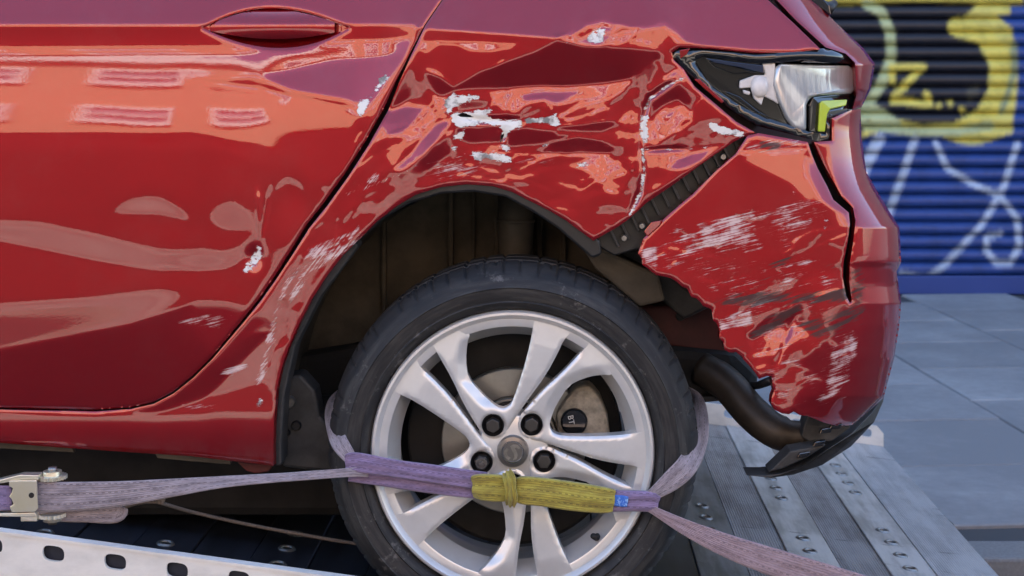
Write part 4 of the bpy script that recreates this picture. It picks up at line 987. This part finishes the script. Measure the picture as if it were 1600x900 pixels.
def flat(name, pl, y, th_, m, parent, c=wh_c, s=U, rot=0.0):
    V = []; n_ = len(pl); ca, sa = math.cos(rot), math.sin(rot)
    for yy in (y, y + th_): V += [(c[0] + (x * ca - z * sa) * s, c[1] + yy, c[2] + (x * sa + z * ca) * s) for x, z in pl]
    F = [tuple(range(n_)), tuple(range(2 * n_ - 1, n_ - 1, -1))] + [(i, n_ + i, n_ + (i + 1) % n_, (i + 1) % n_) for i in range(n_)]
    bm = bmesh.new(); vs = [bm.verts.new(q) for q in V]
    for q in F: bm.faces.new([vs[i] for i in q])
    return from_bm(name, bm, m, parent)
for pl in ([(-13, 2), (-9, 6), (-6, 4), (-9, -1), (-8, -6), (-3, -9), (-6, -12), (-11, -9), (-14, -3)], [(-4, 9), (1, 12), (8, 11), (12, 6), (9, 5), (6, 7), (3, 6), (6, 1), (8, -5), (6, -11), (0, -13), (3, -8), (2, -3), (-1, 2)]):
    flat('cap_emblem', pl, .0022, .002, M['steel'], wheel)
lathe('cap_ring', [(.0165, .0035), (.0170, .0018), (.0180, .0018), (.0185, .0035)], wh_c, M['chrome'], wheel, 48)
vc = Vector((wh_c[0] + (932 - 801) * U, .012, wh_c[2] - (843 - 707) * U)); tube('valve', [vc + Vector((.004, .02, -.004)), vc, vc + Vector((-.006, -.012, .006))], [.0065, .006, .005], M['gap'], wheel)
lathe('wheel_weight', [(0, .0)], wh_c, M['steel'], wheel, 3) if False else None
# kerb scuffs: a few raised burrs on the rim edge
# brake
bd = lathe('brake_disc', [(.128, .105), (.128, .085), (.126, .083), (.080, .083), (.078, .086), (.076, .075), (.05, .073), (0, .073)], wh_c, M['disc'], car, 96)
lathe('brake_hub', [(0, .066), (.06, .066), (.072, .068), (.074, .084)], wh_c, M['rust'], bd, 64)
lathe('brake_shield', [(0, .12), (.188, .12), (.19, .11), (.192, .13)], wh_c, M['under'], car, 64)
cal = extr('brake_caliper', [(884, 624), (900, 606), (922, 602), (938, 622), (950, 652), (954, 690), (900, 694), (872, 672), (868, 648)], .062, .06, M['caliper'], car, .008)
lathe('caliper_cap', [(0, -.004), (.020, -.004), (.0235, 0), (.0235, .01)], P(897, 659, .058), M['gloss_black'], cal, 32)
fc = bpy.data.curves.new('caliper_text', 'FONT'); fc.body = 'BT'; fc.size = .014; fc.extrude = .0006; fc.align_x = 'CENTER'; fc.align_y = 'CENTER'
fo = bpy.data.objects.new('caliper_text_source', fc); COL.objects.link(fo); bpy.context.view_layer.update()
me = bpy.data.meshes.new_from_object(fo.evaluated_get(bpy.context.evaluated_depsgraph_get())); bpy.data.objects.remove(fo)
me.materials.clear(); me.materials.append(M['print']); tx = bpy.data.objects.new('caliper_lettering', me); COL.objects.link(tx); tx.parent = cal
tx.location = Vector(P(892, 656, .052)) - world_loc(cal); tx.rotation_euler = (R(90), R(80), 0)

# ------------------------------------------------------------------ tow bed
SLP = .136; AX, AZ = WC.x, WC.z - WR
bedang = math.atan(SLP)
bed = empty('tow_truck_bed', (AX, 0, AZ)); tag(bed, 'tilted grey tow truck bed of aluminium planks with perforated side rails', 'truck bed')
def bz(x): return AZ - SLP * (x - AX)
pw = .1075; x = .978 - .155; cs = math.cos(bedang)
RB = Matrix.Rotation(bedang, 3, 'Y')
def plank(xc, wd, m, z=0.0):
    c = Vector((xc, .925, bz(xc) - .012 + z)); bm = bmesh.new(); box_bm(bm, (0, 0, 0), (wd / cs - .002, 2.13, .022)); 
    o = from_bm('plank', bm, m, None); o.parent = bed; o.location = c - bed.location; o.rotation_euler = (0, bedang, 0); bevel(o, .0015, 1); return o
plank(.978 - .0775, .153, M['plank_tail']).name = 'tail_plate'
bm = bmesh.new(); ring_n = 18
Vd, Fd = lathe_vf([(.0095, .006), (.010, -.0005), (.0115, -.0035), (.0145, -.0035), (.0175, .0)], (0, 0, 0), ring_n)
Vd = [(a, c_, -b) for a, b, c_ in Vd]
dpl = None
k = 0
while x > -1.5:
    xc = x - pw / 2; lt = (k % 2 == 0)
    o = plank(xc, pw, (M['plank_navy_shade'] if xc < .26 else M['plank_mid_shade'] if xc < .43 else M['plank_light'] if lt else M['plank_dark']), 0 if lt else -.003)  # plank colours darken towards the car to carry its shade
    if not lt or k % 4 == 0:
        pass
    if lt:
        rows = []
        base = .06 if (k // 2) % 2 else .22
        for g in (0, .62, 1.24):
            for u in range(4): rows.append(base + g + u * .095)
        for yy in rows:
            loc = Vector((0, yy - .925 - .1, .0112))
            if yy > 1.9: continue
            if dpl is None:
                dpl = obj('grip_hole', Vd, Fd, M['steel'], o, True, local=True); dpc = obj('hole', [(.0098 * math.cos(a), .0098 * math.sin(a), 0) for a in np.linspace(0, 2 * math.pi, 17)[:-1]], [tuple(range(16))], M['gap'], o, local=True); a_, b_ = dpl, dpc
            else:
                a_ = dpl.copy(); b_ = dpc.copy()
                for q_ in (a_, b_): COL.objects.link(q_); q_.parent = o
            a_.location = loc; b_.location = loc + Vector((0, 0, .0006))
    x -= pw; k += 1
def rail(Yr, th_, top, bot, pitch, x0, x1, off, name, label):
    """side board with slotted holes, following the tilt of the bed"""
    pl = [(x0, bot), (x1 - .0, bot), (x1 - .0, top - .02), (x1 - .02, top), (x0, top)]
    holes = []
    hx_ = x0 + off
    while hx_ < x1 - .03:
        holes.append([(hx_ + .0175 * math.copysign(abs(math.cos(a)) ** .6, math.cos(a)), top - .0245 + .0125 * math.copysign(abs(math.sin(a)) ** .75, math.sin(a))) for a in np.linspace(0, 2 * math.pi, 25)[:-1]]); hx_ += pitch
    v_, f_, lp = sheet(pl, holes, .08, bstep=.1) if False else sheet([(a * 1000, b * 1000) for a, b in pl], [[(a * 1000, b * 1000) for a, b in h] for h in holes], 40, bstep=30)
    v_ = v_ / 1000; pos = np.stack([v_[:, 0], np.full(len(v_), Yr), np.array([bz(q_) for q_ in v_[:, 0]]) + v_[:, 1]], 1)
    # holes were resampled coarsely: keep their own points
    a, b, c = pos[f_[0]]
    if np.cross(b - a, c - a)[1] > 0: f_ = f_[:, ::-1]
    def back(pb): b_ = pb.copy(); b_[:, 1] += th_; return b_
    o = thick_sheet(name, pos, f_, back, M['rail'], bed, None, False); return o
rail(-.125, .006, .108, -.16, .1005, -1.45, .978, .026, 'side_rail', '')
obj('rail_backing', [(-1.45, -.113, bz(-1.45) + .10), (.97, -.113, bz(.97) + .10), (.97, -.113, bz(.97) - .15), (-1.45, -.113, bz(-1.45) - .15)], [(0, 1, 2, 3)], M['bedside'], bed)
obj('rail_cap', [(-1.45, -.127, bz(-1.45) + .1085), (.958, -.127, bz(.958) + .1085), (.958, -.108, bz(.958) + .1085), (-1.45, -.108, bz(-1.45) + .1085), (-1.45, -.127, bz(-1.45) + .104), (.958, -.127, bz(.958) + .104), (.958, -.108, bz(.958) + .104), (-1.45, -.108, bz(-1.45) + .104)], [(0, 1, 2, 3), (7, 6, 5, 4), (0, 4, 5, 1), (1, 5, 6, 2), (2, 6, 7, 3), (3, 7, 4, 0)], M['rail'], bed)
rail(1.985, .006, .058, -.12, .205, -1.45, .978, .12, 'side_rail', '')
o = box('bed_frame', (0, 0, 0), (2.3, 1.9, .06), M['bedside'], None, .01); o.parent = bed; o.location = Vector((-.3, .925, bz(-.3) - .062)) - bed.location; o.rotation_euler = (0, bedang, 0)

# ------------------------------------------------------------------ straps
def ribbon(name, pts, m, parent, sub=8, th_=.0028, folds=0.0, nf=3, seed=1, nw=9):
    """pts: (px, py, depth, width in px, roll in degrees); flat webbing with thickness and soft folds"""
    rs = random.Random(seed); P_ = catmull(pts, sub); C = [Vector(P(a[0], a[1], a[2])) for a in P_]
    V, UV, F = [], [], []; L = 0; n_ = len(C)
    ph = [rs.uniform(0, 6) for _ in range(4)]
    for i, c in enumerate(C):
        if i: L += (c - C[i - 1]).length
        t = (C[min(i + 1, n_ - 1)] - C[max(i - 1, 0)]).normalized()
        side_ = t.cross(Vector((0, -1, 0))); 
        if side_.length < .05: side_ = Vector((0, 0, 1))
        side_.normalize(); nrm = side_.cross(t).normalized()
        if nrm.y > 0: nrm = -nrm
        a = R(P_[i][4]); sd, nm = side_ * math.cos(a) + nrm * math.sin(a), nrm * math.cos(a) - side_ * math.sin(a)
        wd = P_[i][3] * (P_[i][2] + D0) / FPX
        for s_ in (1, -1):
            for j in range(nw):
                u = j / (nw - 1); f_ = folds * math.sin(u * nf * 6.28 + ph[0] + math.sin(L * 30 + ph[1]) * .6) + folds * .4 * math.sin(L * 60 + u * 4 + ph[2])
                p = c + sd * (u - .5) * wd + nm * (f_ + s_ * th_ / 2 * (1 if 0 < j < nw - 1 else .6)); V.append(p); UV.append((u, L))
    m_ = 2 * nw
    for i in range(n_ - 1):
        a, b = i * m_, (i + 1) * m_
        for j in range(nw - 1):
            F.append((a + j, a + j + 1, b + j + 1, b + j)); F.append((a + nw + j + 1, a + nw + j, b + nw + j, b + nw + j + 1))
        F.append((a + nw, a, b, b + nw)); F.append((a + nw - 1, a + 2 * nw - 1, b + 2 * nw - 1, b + nw - 1))
    F += [tuple(range(0, nw)) + tuple(range(2 * nw - 1, nw - 1, -1)), tuple(reversed([(n_ - 1) * m_ + q_ for q_ in list(range(0, nw)) + list(range(2 * nw - 1, nw - 1, -1))]))]
    bm = bmesh.new(); vs = [bm.verts.new(p) for p in V]; uvl = bm.loops.layers.uv.new('UVMap')
    for q_ in F:
        fc_ = bm.faces.new([vs[i] for i in q_])
    bm.verts.index_update()
    for fc_ in bm.faces:
        fc_.smooth = True
        for lo_ in fc_.loops: lo_[uvl].uv = UV[lo_.vert.index]
    bmesh.ops.recalc_face_normals(bm, faces=bm.faces[:])
    base = world_loc(parent); bmesh.ops.translate(bm, vec=-base, verts=bm.verts[:])
    me = bpy.data.meshes.new(name); bm.to_mesh(me); bm.free(); me.materials.append(m)
    o = bpy.data.objects.new(name, me); COL.objects.link(o); o.parent = parent; return o
st = empty('ratchet_strap', P(400, 760, -.05)); tag(st, 'lilac ratchet strap lashed round the wheel with a mustard sleeve', 'strap')
ribbon('webbing', [(50, 776, -.075, 46, 0), (100, 776, -.075, 46, 0), (180, 772, -.07, 40, 0), (245, 765, -.065, 31, 6), (350, 753, -.06, 18, 25), (455, 745, -.055, 14, 30), (548, 738, -.04, 14, 10), (575, 735, -.035, 20, 0)], M['web_grey'], st, 10, folds=.0006)
ribbon('webbing', [(70, 800, -.06, 30, 0), (130, 798, -.055, 36, 0), (180, 800, -.05, 34, 0), (188, 790, -.05, 20, 0)], M['web_grey'], st, 8)
ribbon('webbing', [(552, 606, .24, 18, 30), (530, 618, .19, 20, 30), (518, 640, .10, 20, 30), (521, 665, .03, 24, 20), (530, 690, -.018, 27, 8), (545, 712, -.034, 22, 0), (556, 724, -.036, 12, 0)], M['web_grey'], st, 8, folds=.0008)
ribbon('purple_sling', [(540, 722, -.034, 22, 0), (556, 722, -.036, 30, 0), (620, 732, -.034, 27, 0), (690, 742, -.033, 28, 0), (760, 752, -.032, 28, 0)], M['web_purple'], st, 8, .007, folds=.0012, nf=2, seed=4)
ribbon('purple_sling', [(545, 744, -.022, 16, 0), (600, 750, -.022, 20, 0), (680, 760, -.022, 24, 0), (755, 768, -.024, 24, 0)], M['web_purple'], st, 8, .006, folds=.0012, nf=2, seed=5)
ribbon('yellow_sleeve', [(741, 760, -.036, 36, 0), (752, 761, -.042, 41, 0), (770, 762, -.043, 42, 0), (788, 763, -.042, 40, 0), (797, 764, -.04, 34, 0), (803, 765, -.036, 28, 0)], M['web_yellow'], st, 8, .014, folds=.0022, nf=1.6, seed=8, nw=17)
ribbon('yellow_sleeve', [(796, 764, -.036, 28, 0), (806, 765, -.04, 36, 0), (818, 766, -.043, 43, 0), (850, 769, -.044, 44, 0), (900, 776, -.044, 43, 0), (940, 781, -.042, 40, 0), (958, 782, -.036, 35, 0)], M['web_yellow'], st, 8, .014, folds=.0018, nf=1.5, seed=12, nw=17)
ribbon('sleeve_knot', [(793, 738, -.040, 14, 0), (796, 748, -.052, 20, 0), (798, 764, -.055, 17, 0), (799, 778, -.053, 20, 0), (798, 788, -.040, 14, 0)], M['web_yellow'], st, 8, .008, folds=.0022, nf=2, seed=3, nw=13)
ribbon('purple_sling', [(950, 783, -.032, 34, 0), (985, 783, -.034, 32, 0), (1015, 784, -.034, 32, 0), (1028, 786, -.03, 28, 0)], M['web_purple'], st, 8, .008, folds=.0014, nf=2, seed=6)
ribbon('blue_label', [(960, 782, -.041, 17, 0), (972, 783, -.042, 18, 0), (981, 784, -.041, 16, 0)], M['blue_tag'], st, 6, .001)
ribbon('webbing', [(1008, 778, -.034, 14, 0), (1022, 771, -.034, 20, 0), (1050, 750, -.030, 32, 0), (1074, 726, -.020, 34, 4), (1090, 692, .03, 30, 15), (1095, 655, .10, 24, 30), (1088, 622, .18, 20, 30), (1062, 604, .24, 18, 30)], M['web_grey'], st, 9, folds=.0007)
ribbon('webbing', [(1012, 792, -.034, 12, 0), (1028, 801, -.036, 14, 0), (1080, 828, -.045, 26, 0), (1150, 858, -.055, 38, 0), (1250, 892, -.07, 46, 0), (1360, 925, -.085, 46, 0)], M['web_pink'], st, 9, folds=.0008)
# ratchet
rt = extr('ratchet', [(14, 752), (20, 751), (57, 751), (59, 795), (54, 800), (18, 801), (15, 792), (21, 788), (18, 780), (14, 776), (18, 770), (20, 763), (14, 760)], -.09, .004, M['zinc'], st, .001)
for pl, y_ in (([(-10, 752), (32, 742), (60, 743), (60, 750), (36, 750), (-10, 757)], -.084), ([(-20, 803), (55, 801), (58, 808), (34, 808), (-20, 807)], -.084), ([(32, 806), (58, 806), (58, 815), (32, 815)], -.08), ([(34, 742), (60, 742), (60, 751), (34, 751)], -.08)): extr('ratchet_handle', pl, y_, .02, M['zinc'], rt, .001)
for cy, s_ in ((745, 1), (804, -1)):
    c = Vector(P(82, cy, -.06)); V, F = [], []; n_ = 22
    for zz, rr in ((-.003, .024), (.003, .024), (.0035, .016), (.010, .015), (.010, 0.0001)):
        for k in range(n_ * 2): 
            a = math.pi * k / n_; q_ = rr * (1.0 if (rr < .02 or k % 2) else .88); V.append(c + Vector((q_ * math.cos(a), q_ * math.sin(a), zz * s_)))
    F = [(i * n_ * 2 + k, i * n_ * 2 + (k + 1) % (n_ * 2), (i + 1) * n_ * 2 + (k + 1) % (n_ * 2), (i + 1) * n_ * 2 + k) for i in range(4) for k in range(n_ * 2)]; F.append(tuple(range(n_ * 2)))
    obj('ratchet_gear', V, F, M['zinc'], rt)
    tube('spindle_bolt', [c + Vector((.0, 0, .008 * s_)), c + Vector((0, 0, .016 * s_))], .008, M['steel'], rt, 6)
lathe('rivet_hole', [(0, -.0002), (.0045, -.0002), (.0046, .001)], P(49, 774, -.0905), M['gap'], rt, 16)
ribbon('webbing', [(-60, 778, -.07, 40, 0), (-20, 778, -.075, 40, 0), (18, 778, -.08, 38, 0)], M['web_purple'], st, 4)
tube('spool', [P(66, 750, -.06), P(66, 800, -.06)], .012, M['web_grey'], rt)
# loose rope lying along the bed
rpts = [P(*p) for p in ((192, 793, -.045), (215, 786, -.05), (240, 784, -.05), (252, 786, -.045), (300, 800, .03), (380, 818, .09), (470, 835, .12), (560, 850, .13), (650, 862, .13))]
rt_ = tube('rope', catmull(rpts, 6), .0032, M['rope'], None, 8); tag(rt_, 'thin frayed rope hanging from the strap down to the bed', 'rope')
bm = bmesh.new()
for q_ in range(5):
    r_ = bmesh.ops.create_icosphere(bm, subdivisions=2, radius=rnd.uniform(.005, .008)); bmesh.ops.translate(bm, vec=Vector(P(248 + rnd.uniform(-5, 5), 782 + rnd.uniform(-8, 7), -.05)), verts=r_['verts'])
from_bm('knot', bm, M['rope'], rt_, True)
